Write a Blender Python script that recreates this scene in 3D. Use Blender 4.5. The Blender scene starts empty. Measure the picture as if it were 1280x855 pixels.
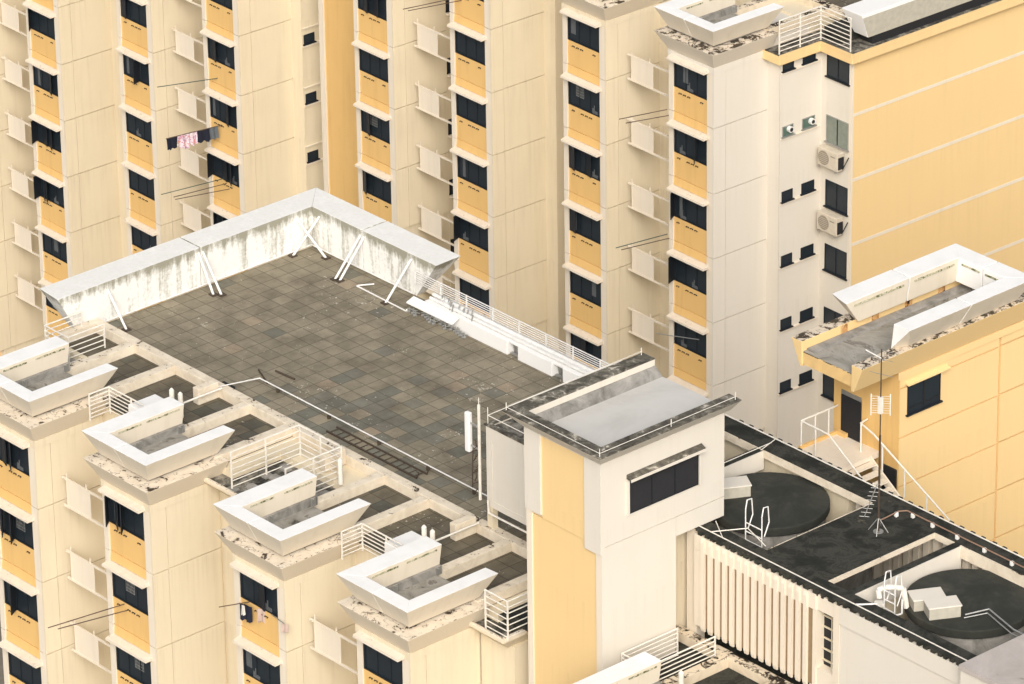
import bpy, math, random
from mathutils import Matrix, Vector
random.seed(7)
S = bpy.context.scene
COL = S.collection

# ------------------------------------------------------------------ materials
def nt(name):
    m = bpy.data.materials.new(name); m.use_nodes = True
    t = m.node_tree; b = t.nodes['Principled BSDF']
    return m, t, b
def N(t, typ, **kw):
    n = t.nodes.new(typ)
    for k, v in kw.items():
        if k in n.inputs: n.inputs[k].default_value = v
        else: setattr(n, k, v)
    return n
def coords(t, scale=(1, 1, 1)):
    tc = N(t, 'ShaderNodeTexCoord'); mp = N(t, 'ShaderNodeMapping')
    mp.inputs['Scale'].default_value = scale
    t.links.new(tc.outputs['Object'], mp.inputs['Vector'])
    return mp.outputs['Vector']
def noise(t, vec, scale, detail=4, rough=.6, dist=0.0):
    n = N(t, 'ShaderNodeTexNoise'); n.inputs['Scale'].default_value = scale
    n.inputs['Detail'].default_value = detail; n.inputs['Roughness'].default_value = rough
    n.inputs['Distortion'].default_value = dist
    t.links.new(vec, n.inputs['Vector']); return n.outputs['Fac']
def ramp(t, fac, stops):
    r = N(t, 'ShaderNodeValToRGB'); e = r.color_ramp.elements
    while len(e) > 1: e.remove(e[0])
    for i, (p, c) in enumerate(stops):
        if i == 0: e[0].position = p; x = e[0]
        else: x = e.new(p)
        x.color = (c, c, c, 1) if not isinstance(c, tuple) else (*c, 1)
    t.links.new(fac, r.inputs['Fac']); return r.outputs['Color']
def mix(t, fac, a, b, mode='MIX'):
    m = N(t, 'ShaderNodeMix'); m.data_type = 'RGBA'; m.blend_type = mode
    for s, v in ((m.inputs[0], fac), (m.inputs[6], a), (m.inputs[7], b)):
        if hasattr(v, 'is_linked') or hasattr(v, 'links'): t.links.new(v, s)
        elif isinstance(v, tuple): s.default_value = (*v, 1)
        else: s.default_value = v
    return m.outputs[2]
def bump(t, b, fac, strength=.15, dist=.02):
    n = N(t, 'ShaderNodeBump'); n.inputs['Strength'].default_value = strength
    n.inputs['Distance'].default_value = dist
    t.links.new(fac, n.inputs['Height']); t.links.new(n.outputs['Normal'], b.inputs['Normal'])

def paint(name, col, dirt=(.35, .27, .17), amt=.18, streak=.14, rough=.75, run=0.):
    m, t, b = nt(name)
    v = coords(t); vs = coords(t, (1, 1, .07))
    a = ramp(t, noise(t, v, .55, 5), [(.38, 0.), (.75, 1.)])
    s = ramp(t, noise(t, vs, 3.2, 4, .65), [(.5, 0.), (.8, 1.)])
    c = mix(t, 1., col, col)
    m1 = N(t, 'ShaderNodeMath', operation='MULTIPLY'); m1.inputs[1].default_value = amt; t.links.new(a, m1.inputs[0])
    m2 = N(t, 'ShaderNodeMath', operation='MULTIPLY'); m2.inputs[1].default_value = streak; t.links.new(s, m2.inputs[0])
    c = mix(t, m1.outputs[0], c, tuple(.55 * x + .45 * y for x, y in zip(col, dirt)))
    c = mix(t, m2.outputs[0], c, dirt)
    if run:      # rain marks that start at each storey joint and fade downwards
        tc = N(t, 'ShaderNodeTexCoord'); sz = N(t, 'ShaderNodeSeparateXYZ'); t.links.new(tc.outputs['Object'], sz.inputs[0])
        q = N(t, 'ShaderNodeMath', operation='MULTIPLY_ADD'); q.inputs[1].default_value = -1 / 2.795; q.inputs[2].default_value = 43.8 / 2.795
        t.links.new(sz.outputs['Z'], q.inputs[0])
        fr_ = N(t, 'ShaderNodeMath', operation='FRACT'); t.links.new(q.outputs[0], fr_.inputs[0])
        fade = ramp(t, fr_.outputs[0], [(0., 1.), (.5, .12), (1., 0.)])
        colm = ramp(t, noise(t, coords(t, (1, 1, .02)), 5.5, 4, .75), [(.5, 0.), (.68, 1.)])
        m4 = N(t, 'ShaderNodeMath', operation='MULTIPLY'); t.links.new(fade, m4.inputs[0]); t.links.new(colm, m4.inputs[1])
        m5 = N(t, 'ShaderNodeMath', operation='MULTIPLY'); m5.inputs[1].default_value = run; t.links.new(m4.outputs[0], m5.inputs[0])
        c = mix(t, m5.outputs[0], c, tuple(.8 * x for x in dirt))
    t.links.new(c, b.inputs['Base Color']); b.inputs['Roughness'].default_value = rough
    b.inputs['Specular IOR Level'].default_value = .25
    bump(t, b, noise(t, v, 14, 3), .12, .01)
    return m
def plain(name, col, rough=.6, metal=0., spec=.3):
    m, t, b = nt(name)
    v = coords(t); n = noise(t, v, 5, 3)
    c = mix(t, ramp(t, n, [(.3, 0.), (.8, 1.)]), col, tuple(x * .8 for x in col))
    t.links.new(c, b.inputs['Base Color'])
    b.inputs['Roughness'].default_value = rough; b.inputs['Metallic'].default_value = metal
    b.inputs['Specular IOR Level'].default_value = spec
    return m
def peeling(name, col, dark=(.035, .026, .018), lo=.56, hi=.6, scale=1.3, zthr=.6, mid=(.35, .25, .15), side=None, lines=.46):
    """paint with chipped black patches on upward-facing surfaces"""
    m, t, b = nt(name)
    v = coords(t)
    n1 = noise(t, v, scale, 6, .62, .8); n2 = noise(t, v, scale * 5, 4, .7)
    ad = N(t, 'ShaderNodeMath', operation='MULTIPLY_ADD'); ad.inputs[1].default_value = .35
    t.links.new(n2, ad.inputs[0]); t.links.new(n1, ad.inputs[2])
    patch = ramp(t, ad.outputs[0], [(lo + .20, 0.), (hi + .20, 1.)])
    # flaking paint: thin ragged outlines, in places
    n3 = noise(t, v, scale * .9, 6, .6, .4)
    sb = N(t, 'ShaderNodeMath', operation='SUBTRACT'); sb.inputs[1].default_value = .5; t.links.new(n3, sb.inputs[0])
    ab = N(t, 'ShaderNodeMath', operation='ABSOLUTE'); t.links.new(sb.outputs[0], ab.inputs[0])
    lw = .012 if lo > .52 else .022
    line = ramp(t, ab.outputs[0], [(lw * .5, 1.), (lw, 0.)])
    where = ramp(t, noise(t, v, scale * 1.7, 3, .6), [(lines, 0.), (lines + .06, .9)])
    lm = N(t, 'ShaderNodeMath', operation='MULTIPLY'); t.links.new(line, lm.inputs[0]); t.links.new(where, lm.inputs[1])
    mk = N(t, 'ShaderNodeMath', operation='MAXIMUM'); t.links.new(lm.outputs[0], mk.inputs[0]); t.links.new(patch, mk.inputs[1])
    msk = mk.outputs[0]
    g = N(t, 'ShaderNodeNewGeometry'); sp = N(t, 'ShaderNodeSeparateXYZ')
    t.links.new(g.outputs['Normal'], sp.inputs[0])
    up = ramp(t, sp.outputs['Z'], [(zthr, 0.), (min(zthr + .1, 1.), 1.)])
    mm = N(t, 'ShaderNodeMath', operation='MULTIPLY'); t.links.new(msk, mm.inputs[0]); t.links.new(up, mm.inputs[1])
    base = mix(t, ramp(t, n1, [(.4, 0.), (.7, .35)]), col, mid)
    if side:      # vertical and leaning faces carry the wall paint, the top a pale screed
        base = mix(t, ramp(t, sp.outputs['Z'], [(.55, 0.), (.6, 1.)]), side, base)
    c = mix(t, mm.outputs[0], base, dark)
    t.links.new(c, b.inputs['Base Color']); b.inputs['Roughness'].default_value = .85
    b.inputs['Specular IOR Level'].default_value = .2
    bump(t, b, n2, .4, .03)
    return m
def tiles(name, size=.62, phase=(-1.03, -3.97), dark=1.):
    m, t, b = nt(name)
    tc = N(t, 'ShaderNodeTexCoord'); sx = N(t, 'ShaderNodeSeparateXYZ'); t.links.new(tc.outputs['Object'], sx.inputs[0])
    cells = []; lines = []
    for i in (0, 1):
        a = N(t, 'ShaderNodeMath', operation='SUBTRACT'); a.inputs[1].default_value = phase[i]; t.links.new(sx.outputs[i], a.inputs[0])
        d = N(t, 'ShaderNodeMath', operation='DIVIDE'); d.inputs[1].default_value = size; t.links.new(a.outputs[0], d.inputs[0])
        f = N(t, 'ShaderNodeMath', operation='FLOOR'); t.links.new(d.outputs[0], f.inputs[0]); cells.append(f.outputs[0])
        fr = N(t, 'ShaderNodeMath', operation='SUBTRACT'); t.links.new(d.outputs[0], fr.inputs[0]); t.links.new(f.outputs[0], fr.inputs[1])
        h = N(t, 'ShaderNodeMath', operation='SUBTRACT'); h.inputs[1].default_value = .5; t.links.new(fr.outputs[0], h.inputs[0])
        ab = N(t, 'ShaderNodeMath', operation='ABSOLUTE'); t.links.new(h.outputs[0], ab.inputs[0]); lines.append(ab.outputs[0])
    cx = N(t, 'ShaderNodeCombineXYZ'); t.links.new(cells[0], cx.inputs[0]); t.links.new(cells[1], cx.inputs[1])
    wn = N(t, 'ShaderNodeTexWhiteNoise'); t.links.new(cx.outputs[0], wn.inputs['Vector'])
    # replaced, greener slabs: most of them in one repaired field towards the right end of the deck
    vd = N(t, 'ShaderNodeVectorMath', operation='DISTANCE'); vd.inputs[1].default_value = (1.5, 2.0, 0)
    t.links.new(cx.outputs[0], vd.inputs[0])
    near = N(t, 'ShaderNodeMapRange'); near.inputs['From Min'].default_value = 3.; near.inputs['From Max'].default_value = 9.5
    near.inputs['To Min'].default_value = .62; near.inputs['To Max'].default_value = .035
    t.links.new(vd.outputs['Value'], near.inputs['Value'])
    w2 = N(t, 'ShaderNodeTexWhiteNoise'); w2.noise_dimensions = '2D'; t.links.new(cx.outputs[0], w2.inputs['Vector'])
    lt = N(t, 'ShaderNodeMath', operation='LESS_THAN'); t.links.new(w2.outputs['Value'], lt.inputs[0]); t.links.new(near.outputs['Result'], lt.inputs[1])
    blue = lt.outputs[0]
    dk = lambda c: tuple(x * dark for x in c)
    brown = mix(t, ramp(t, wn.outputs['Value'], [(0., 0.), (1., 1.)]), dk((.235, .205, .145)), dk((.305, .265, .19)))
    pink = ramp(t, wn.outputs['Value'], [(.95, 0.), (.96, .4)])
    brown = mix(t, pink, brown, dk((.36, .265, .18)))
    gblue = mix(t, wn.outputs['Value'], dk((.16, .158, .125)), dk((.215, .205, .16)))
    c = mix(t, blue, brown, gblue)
    v = coords(t)
    st = ramp(t, noise(t, v, .9, 6, .7), [(.38, 0.), (.7, .62)])
    c = mix(t, st, c, dk((.075, .06, .042)))
    mx = N(t, 'ShaderNodeMath', operation='MAXIMUM'); t.links.new(lines[0], mx.inputs[0]); t.links.new(lines[1], mx.inputs[1])
    ln = ramp(t, mx.outputs[0], [(.466, 0.), (.485, .62)])
    c = mix(t, ln, c, dk((.05, .04, .026)))
    sp = noise(t, v, 5.5, 3, .8); area = noise(t, v, .35, 2)
    am = N(t, 'ShaderNodeMath', operation='MULTIPLY_ADD'); am.inputs[1].default_value = .35; t.links.new(area, am.inputs[0]); t.links.new(sp, am.inputs[2])
    spot = ramp(t, am.outputs[0], [(.86, 0.), (.89, .8)])
    c = mix(t, spot, c, (.6, .56, .48))
    t.links.new(c, b.inputs['Base Color']); b.inputs['Roughness'].default_value = .8
    b.inputs['Specular IOR Level'].default_value = .3
    bump(t, b, noise(t, v, 20, 3), .25, .01)
    return m
def stained(name, col, stain=(.19, .175, .105), amt=.85, lo=.5, rim=(45.2, 45.55)):
    m, t, b = nt(name)
    v = coords(t); vs = coords(t, (1, 1, .12))
    s = noise(t, vs, 1.9, 6, .72, .4); s2 = noise(t, v, 7, 4, .7)
    mu = N(t, 'ShaderNodeMath', operation='MULTIPLY_ADD'); mu.inputs[1].default_value = .3
    t.links.new(s2, mu.inputs[0]); t.links.new(s, mu.inputs[2])
    g = N(t, 'ShaderNodeNewGeometry'); sp = N(t, 'ShaderNodeSeparateXYZ'); t.links.new(g.outputs['Normal'], sp.inputs[0])
    # algae collects in a ragged line below the lip
    tc = N(t, 'ShaderNodeTexCoord'); so_ = N(t, 'ShaderNodeSeparateXYZ'); t.links.new(tc.outputs['Object'], so_.inputs[0])
    mr = N(t, 'ShaderNodeMapRange'); mr.inputs['From Min'].default_value = rim[0]; mr.inputs['From Max'].default_value = rim[1]
    mr.inputs['To Max'].default_value = .2
    t.links.new(so_.outputs['Z'], mr.inputs['Value'])
    m3 = N(t, 'ShaderNodeMath', operation='ADD'); t.links.new(mu.outputs[0], m3.inputs[0]); t.links.new(mr.outputs['Result'], m3.inputs[1])
    msk = ramp(t, m3.outputs[0], [(lo + .16, 0.), (lo + .36, amt)])
    side = ramp(t, sp.outputs['Z'], [(.5, 1.), (.7, .1)])
    mm = N(t, 'ShaderNodeMath', operation='MULTIPLY'); t.links.new(msk, mm.inputs[0]); t.links.new(side, mm.inputs[1])
    c = mix(t, mm.outputs[0], mix(t, ramp(t, s2, [(.45, 0.), (.8, .2)]), col, (.5, .48, .42)), stain)
    t.links.new(c, b.inputs['Base Color']); b.inputs['Roughness'].default_value = .75
    b.inputs['Specular IOR Level'].default_value = .25
    bump(t, b, s2, .15, .01)
    return m
def twotone(name, top, under):  # faces that lean downward take the under colour
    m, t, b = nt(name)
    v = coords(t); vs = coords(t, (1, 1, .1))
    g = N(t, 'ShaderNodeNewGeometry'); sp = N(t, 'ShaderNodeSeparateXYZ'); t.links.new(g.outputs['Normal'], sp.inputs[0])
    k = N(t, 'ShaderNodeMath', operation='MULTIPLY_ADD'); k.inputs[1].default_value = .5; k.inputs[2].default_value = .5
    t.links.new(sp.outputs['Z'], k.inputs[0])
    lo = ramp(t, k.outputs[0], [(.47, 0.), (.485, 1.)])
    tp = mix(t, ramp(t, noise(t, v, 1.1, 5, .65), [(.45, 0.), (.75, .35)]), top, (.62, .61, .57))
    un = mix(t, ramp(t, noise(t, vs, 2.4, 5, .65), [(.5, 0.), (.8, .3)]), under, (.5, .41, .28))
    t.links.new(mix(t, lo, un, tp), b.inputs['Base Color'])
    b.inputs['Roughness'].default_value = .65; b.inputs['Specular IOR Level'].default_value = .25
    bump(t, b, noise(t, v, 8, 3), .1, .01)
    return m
def mottled(name, stops, scale=1., rough=.8, spec=.3, bstr=.3, dist=.6):
    m, t, b = nt(name)
    v = coords(t); n = noise(t, v, scale, 8, .68, dist)
    t.links.new(ramp(t, n, stops), b.inputs['Base Color'])
    b.inputs['Roughness'].default_value = rough; b.inputs['Specular IOR Level'].default_value = spec
    bump(t, b, noise(t, v, 9, 4), bstr, .03)
    return m

CREAM = (.72, .63, .465)
MAT = dict(
    cream=paint('cream_wall', CREAM, streak=.16, run=.2),
    frame=paint('pale_frame', (.75, .67, .55), amt=.14, streak=.14),
    towerw=paint('tower_wall', (.69, .645, .565), dirt=(.5, .42, .3), amt=.14, streak=.08, run=.12),  # tower's own colour; on the far end wing it stands in for brighter light
    yellow=paint('yellow_panel', (.74, .48, .185), dirt=(.48, .28, .1), amt=.25, streak=.3),
    gable=paint('yellow_gable', (.79, .575, .285), dirt=(.62, .44, .24), amt=.2, streak=.12, run=.14),
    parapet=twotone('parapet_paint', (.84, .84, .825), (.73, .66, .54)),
    white=paint('white_paint', (.82, .815, .80), dirt=(.5, .48, .4), amt=.06, streak=.04, rough=.6),
    whitest=stained('stained_white', (.81, .805, .77), amt=.8, lo=.50),
    ledge=peeling('chipped_ledge', (.72, .64, .53), dark=(.12, .09, .06), lo=.70, hi=.74, scale=3.2, zthr=.2, mid=(.56, .47, .36), lines=.60),
    cornice=peeling('peeling_cornice', (.74, .66, .54), dark=(.06, .045, .03), scale=1.9, side=(.72, .63, .49)),
    cornice_y=peeling('peeling_yellow_cornice', (.66, .57, .45), dark=(.07, .055, .038), lo=.48, hi=.52, scale=2.6, side=(.77, .56, .275)),
    cornice_h=peeling('peeling_cornice_heavy', (.68, .60, .49), dark=(.07, .055, .038), lo=.48, hi=.52, scale=2.6, side=(.70, .63, .52)),
    beam=peeling('beam_paint', (.74, .66, .53), lines=.55, lo=.60, hi=.64, scale=1.8, zthr=.3),
    beam_d=peeling('beam_decayed', (.72, .62, .47), lo=.50, hi=.55, scale=1.6, zthr=-.5),
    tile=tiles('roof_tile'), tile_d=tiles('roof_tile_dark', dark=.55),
    glass=plain('window_glass', (.018, .026, .034), .35, 0, .35),
    wframe=plain('window_frame', (.016, .02, .026), .5),
    pale_glass=plain('pale_glass', (.22, .25, .21), .25, 0, .5),
    green_glass=plain('green_glass', (.10, .16, .13), .25, 0, .5),
    curtain=plain('curtain', (.11, .12, .125), .9),
    black=mottled('bitumen', [(.28, (.014, .015, .013)), (.45, (.024, .025, .021)), (.55, (.052, .051, .042)), (.62, (.03, .03, .025)), (.72, (.15, .135, .10))], 1.3, .85, .2, dist=.5),
    lid=mottled('tank_lid', [(.28, (.022, .024, .020)), (.48, (.034, .036, .03)), (.6, (.052, .052, .042)), (.76, (.12, .11, .085))], .6, .8, .25, .15, dist=.4),
    gutter=mottled('lichen_rim', [(.36, (.05, .045, .035)), (.5, (.11, .1, .08)), (.58, (.2, .185, .15)), (.66, (.55, .5, .42))], 2.6, .9),
    conc=mottled('grey_concrete', [(.3, (.12, .115, .1)), (.48, (.25, .24, .22)), (.62, (.36, .34, .31)), (.8, (.42, .4, .36))], 1., .85),
    cracked=mottled('cracked_concrete', [(.34, (.05, .045, .035)), (.42, (.24, .225, .19)), (.6, (.36, .34, .3)), (.66, (.16, .14, .12)), (.72, (.36, .34, .3))], .9, .85, dist=1.6),
    screed=mottled('pale_screed', [(.3, (.46, .445, .41)), (.5, (.55, .535, .50)), (.75, (.6, .585, .55))], .4, .55, .4, .05),
    pinkslab=mottled('pink_screed', [(.36, (.08, .07, .06)), (.42, (.40, .36, .33)), (.7, (.52, .47, .44))], .5, .8),
    debris=mottled('wet_debris', [(.36, (.02, .02, .017)), (.48, (.09, .085, .07)), (.6, (.26, .24, .2)), (.72, (.4, .37, .31))], 2.2, .85, bstr=.6),
    rail=plain('rail_white', (.80, .76, .68), .5), railw=plain('rail_bright', (.80, .79, .76), .5), tan=plain('tan_wall', (.30, .21, .12), .9),
    steel=plain('galvanised', (.45, .45, .43), .4, .6), rust=plain('rusty_steel', (.075, .055, .04), .8),
    dark=plain('dark_paint', (.022, .022, .024), .7), redpipe=plain('copper_pipe', (.30, .19, .13), .6),
    green=mottled('moss', [(.38, (.07, .08, .03)), (.46, (.2, .2, .1)), (.52, (.62, .58, .46)), (.6, (.3, .29, .16)), (.7, (.66, .62, .5))], 4, .9, dist=1.2),
    boxgrey=plain('weathered_white', (.50, .47, .39), .8),
    darkbox=plain('gable_box', (.34, .32, .26), .8),
    cloth_w=plain('white_cloth', (.7, .66, .6), .9), cloth_n=plain('navy_cloth', (.015, .018, .035), .9),
    cloth_p=mottled('flower_cloth', [(.36, (.25, .05, .12)), (.42, (.7, .55, .7)), (.48, (.8, .76, .7)), (.54, (.4, .25, .5)), (.58, (.75, .15, .08)), (.64, (.8, .72, .6)), (.72, (.1, .06, .1))], 5, .9, bstr=0),
    cloth_s=plain('pink_cloth', (.55, .42, .36), .9), cloth_l=plain('lace_cloth', (.12, .14, .16), .9),
    pole=plain('bamboo_pole', (.12, .08, .06), .6), poleg=plain('green_pole', (.06, .11, .09), .6),
    beige=plain('ac_casing', (.62, .55, .44), .5), fan=plain('ac_fan', (.3, .26, .21), .6),
    ground=mottled('courtyard_paving', [(.3, (.14, .13, .11)), (.7, (.24, .22, .19))], .3, .9),
    rusty=peeling('rust_streaked_yellow', (.80, .55, .24), lo=.46, hi=.54, scale=.9, zthr=-1.5),
    rustp=mottled('rust_patch', [(.38, (.02, .015, .012)), (.45, (.5, .26, .09)), (.6, (.66, .44, .24)), (.7, (.2, .09, .04))], 3., .85),
)

# ------------------------------------------------------------------ mesh helpers
OFF = {}
class M:
    def __init__(s): s.v = []; s.f = []
    def add(s, pts, faces):
        b = len(s.v); s.v += [tuple(p) for p in pts]; s.f += [tuple(b + i for i in f) for f in faces]; return s
    def hexa(s, B, T):
        """bottom quad + top quad, both counter-clockwise from above"""
        n = len(B)
        return s.add(list(B) + list(T), [tuple(range(n))[::-1], tuple(range(n, 2 * n))] + [(i, (i + 1) % n, n + (i + 1) % n, n + i) for i in range(n)])
    def box(s, x0, x1, y0, y1, z0, z1):
        q = lambda z: [(x0, y0, z), (x1, y0, z), (x1, y1, z), (x0, y1, z)]
        return s.hexa(q(z0), q(z1))
    def frus(s, r0, z0, r1, z1):
        q = lambda r, z: [(r[0], r[2], z), (r[1], r[2], z), (r[1], r[3], z), (r[0], r[3], z)]
        return s.hexa(q(r0, z0), q(r1, z1))
    def cyl(s, p0, p1, r, n=8, r1=None):
        p0 = Vector(p0); p1 = Vector(p1); d = (p1 - p0).normalized(); r1 = r if r1 is None else r1
        a = d.cross(Vector((0, 0, 1)) if abs(d.z) < .9 else Vector((1, 0, 0))).normalized(); c = d.cross(a)
        ring = lambda p, rr: [p + (a * math.cos(2 * math.pi * i / n) + c * math.sin(2 * math.pi * i / n)) * rr for i in range(n)]
        A = ring(p0, r); B = ring(p1, r1)
        return s.add(A + B, [tuple(range(n)), tuple(range(n, 2 * n))[::-1]] + [(i, n + i, n + (i + 1) % n, (i + 1) % n) for i in range(n)])
    def tube(s, pts, r, n=6):
        for a, b in zip(pts[:-1], pts[1:]): s.cyl(a, b, r, n)
        return s
    def prismx(s, prof, x0, x1):
        """profile of (y,z) extruded along x"""
        n = len(prof)
        return s.add([(x0, y, z) for y, z in prof] + [(x1, y, z) for y, z in prof],
                     [tuple(range(n)), tuple(range(n, 2 * n))[::-1]] + [(i, n + i, n + (i + 1) % n, (i + 1) % n) for i in range(n)])
    def prismy(s, prof, y0, y1):
        n = len(prof)
        return s.add([(x, y0, z) for x, z in prof] + [(x, y1, z) for x, z in prof],
                     [tuple(range(n)), tuple(range(n, 2 * n))[::-1]] + [(i, n + i, n + (i + 1) % n, (i + 1) % n) for i in range(n)])
    def mesh(s, name, mat, off=(0, 0, 0), smooth=False):
        me = bpy.data.meshes.new(name)
        me.from_pydata([(x - off[0], y - off[1], z - off[2]) for x, y, z in s.v], [], s.f)
        me.materials.append(MAT[mat]); me.update()
        import bmesh
        bm = bmesh.new(); bm.from_mesh(me); bmesh.ops.recalc_face_normals(bm, faces=bm.faces); bm.to_mesh(me); bm.free()
        if smooth:
            for p in me.polygons: p.use_smooth = True
        return me
    def build(s, name, mat, parent=None, bevel=0, smooth=False, loc=None):
        off = (0, 0, 0)
        if parent is not None and parent.name in OFF: off = OFF[parent.name]
        if loc is not None: off = loc
        o = bpy.data.objects.new(name, s.mesh(name, mat, off, smooth)); COL.objects.link(o)
        if parent is not None:
            o.parent = parent; OFF[o.name] = off
        elif loc is not None: o.location = loc
        if bevel:
            b = o.modifiers.new('bevel', 'BEVEL'); b.width = bevel; b.segments = 2; b.limit_method = 'ANGLE'
        return o
def place(me, name, parent, at):
    """a copy of a shared mesh at a point given in the thing's own coordinates"""
    o = bpy.data.objects.new(name, me); COL.objects.link(o); o.parent = parent
    off = OFF.get(parent.name, (0, 0, 0)); o.location = Vector(at) - Vector(off)
    return o
def tag(o, label, cat, group=None, kind=None):
    if label: o['label'] = label
    if cat: o['category'] = cat
    if group: o['group'] = group
    if kind: o['kind'] = kind
    return o
def thing(name, label, cat, base=(0, 0, 0), rot=0., at=None, group=None):
    """Empty at the thing's base. Parts are modelled in block coordinates; OFF holds the base point to subtract"""
    o = bpy.data.objects.new(name, None); COL.objects.link(o)
    o.empty_display_size = .5
    o.location = at if at is not None else base; o.rotation_euler = (0, 0, rot)
    OFF[o.name] = base
    return tag(o, label, cat, group)

BASE = -45.
H_N, H_F = 2.80, 2.79
FAR_O = (-14.774, 23.262); FAR_R = math.radians(-1.01)
def farp(u, v, z):
    c, s = math.cos(FAR_R), math.sin(FAR_R)
    return (FAR_O[0] + u * c - v * s, FAR_O[1] + u * s + v * c, z)

# ------------------------------------------------------------------ shared small meshes
W_U0, W_U1, W_H = -2.74, -.77, 1.22            # window opening, measured from the wing's front right corner
w = W_U1 - W_U0
fm = M().box(0, w, 0, .05, -.05, 0).box(0, w, 0, .05, -W_H, -W_H + .05).box(0, .05, .001, .049, -W_H + .05, -.05).box(w - .05, w, .001, .049, -W_H + .05, -.05)
fm.box(w * .33 - .012, w * .33 + .012, .03, .049, -W_H + .05, -.05).box(w * .66 - .012, w * .66 + .012, .03, .049, -W_H + .05, -.05)
FRAME_ME = fm.mesh('window_frame', 'wframe')
PANE_ME = M().box(.01, w - .01, .052, .07, -W_H + .01, -.01).mesh('window_pane', 'glass')
sk = M()
for i in range(3): pass
sk.box(-.075, -.055, -.05, 0, -.05, -.01).box(-.06, .055, -.05, -.02, -.010, .006).box(.05, .07, -.05, 0, -.045, -.008)
SOCK_ME = sk.mesh('pole_socket', 'rust')
SASH_ME = (M().box(0, .035, -.5, 0, -1.12, -1.08).box(0, .035, -.5, 0, -.04, 0).box(.001, .034, -.5, -.46, -1.08, -.04).box(.001, .034, -.04, 0, -1.08, -.04).box(.012, .02, -.46, -.04, -1.08, -.04)).mesh('open_sash', 'wframe')
gr = M()
for i in range(7): gr.box(.05 + i * .075, .065 + i * .075, 0, .012, -.75, -.1)
for i in range(6): gr.box(.05, .515, .002, .01, -.74 + i * .12, -.728 + i * .12)
GRILLE_ME = gr.mesh('grille', 'steel')
BOTTLE_ME = M().box(0, .09, 0, .025, 0, .22).box(.15, .32, 0, .025, 0, .12).box(.1, .14, 0, .02, 0, .35).mesh('window_item', 'curtain')
CURT_ME = M().box(0, .28, 0, .012, -.85, -.08).mesh('curtain', 'curtain')
CURT2_ME = M().box(0, .16, 0, .012, -1.1, -.06).mesh('curtain', 'curtain')

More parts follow.
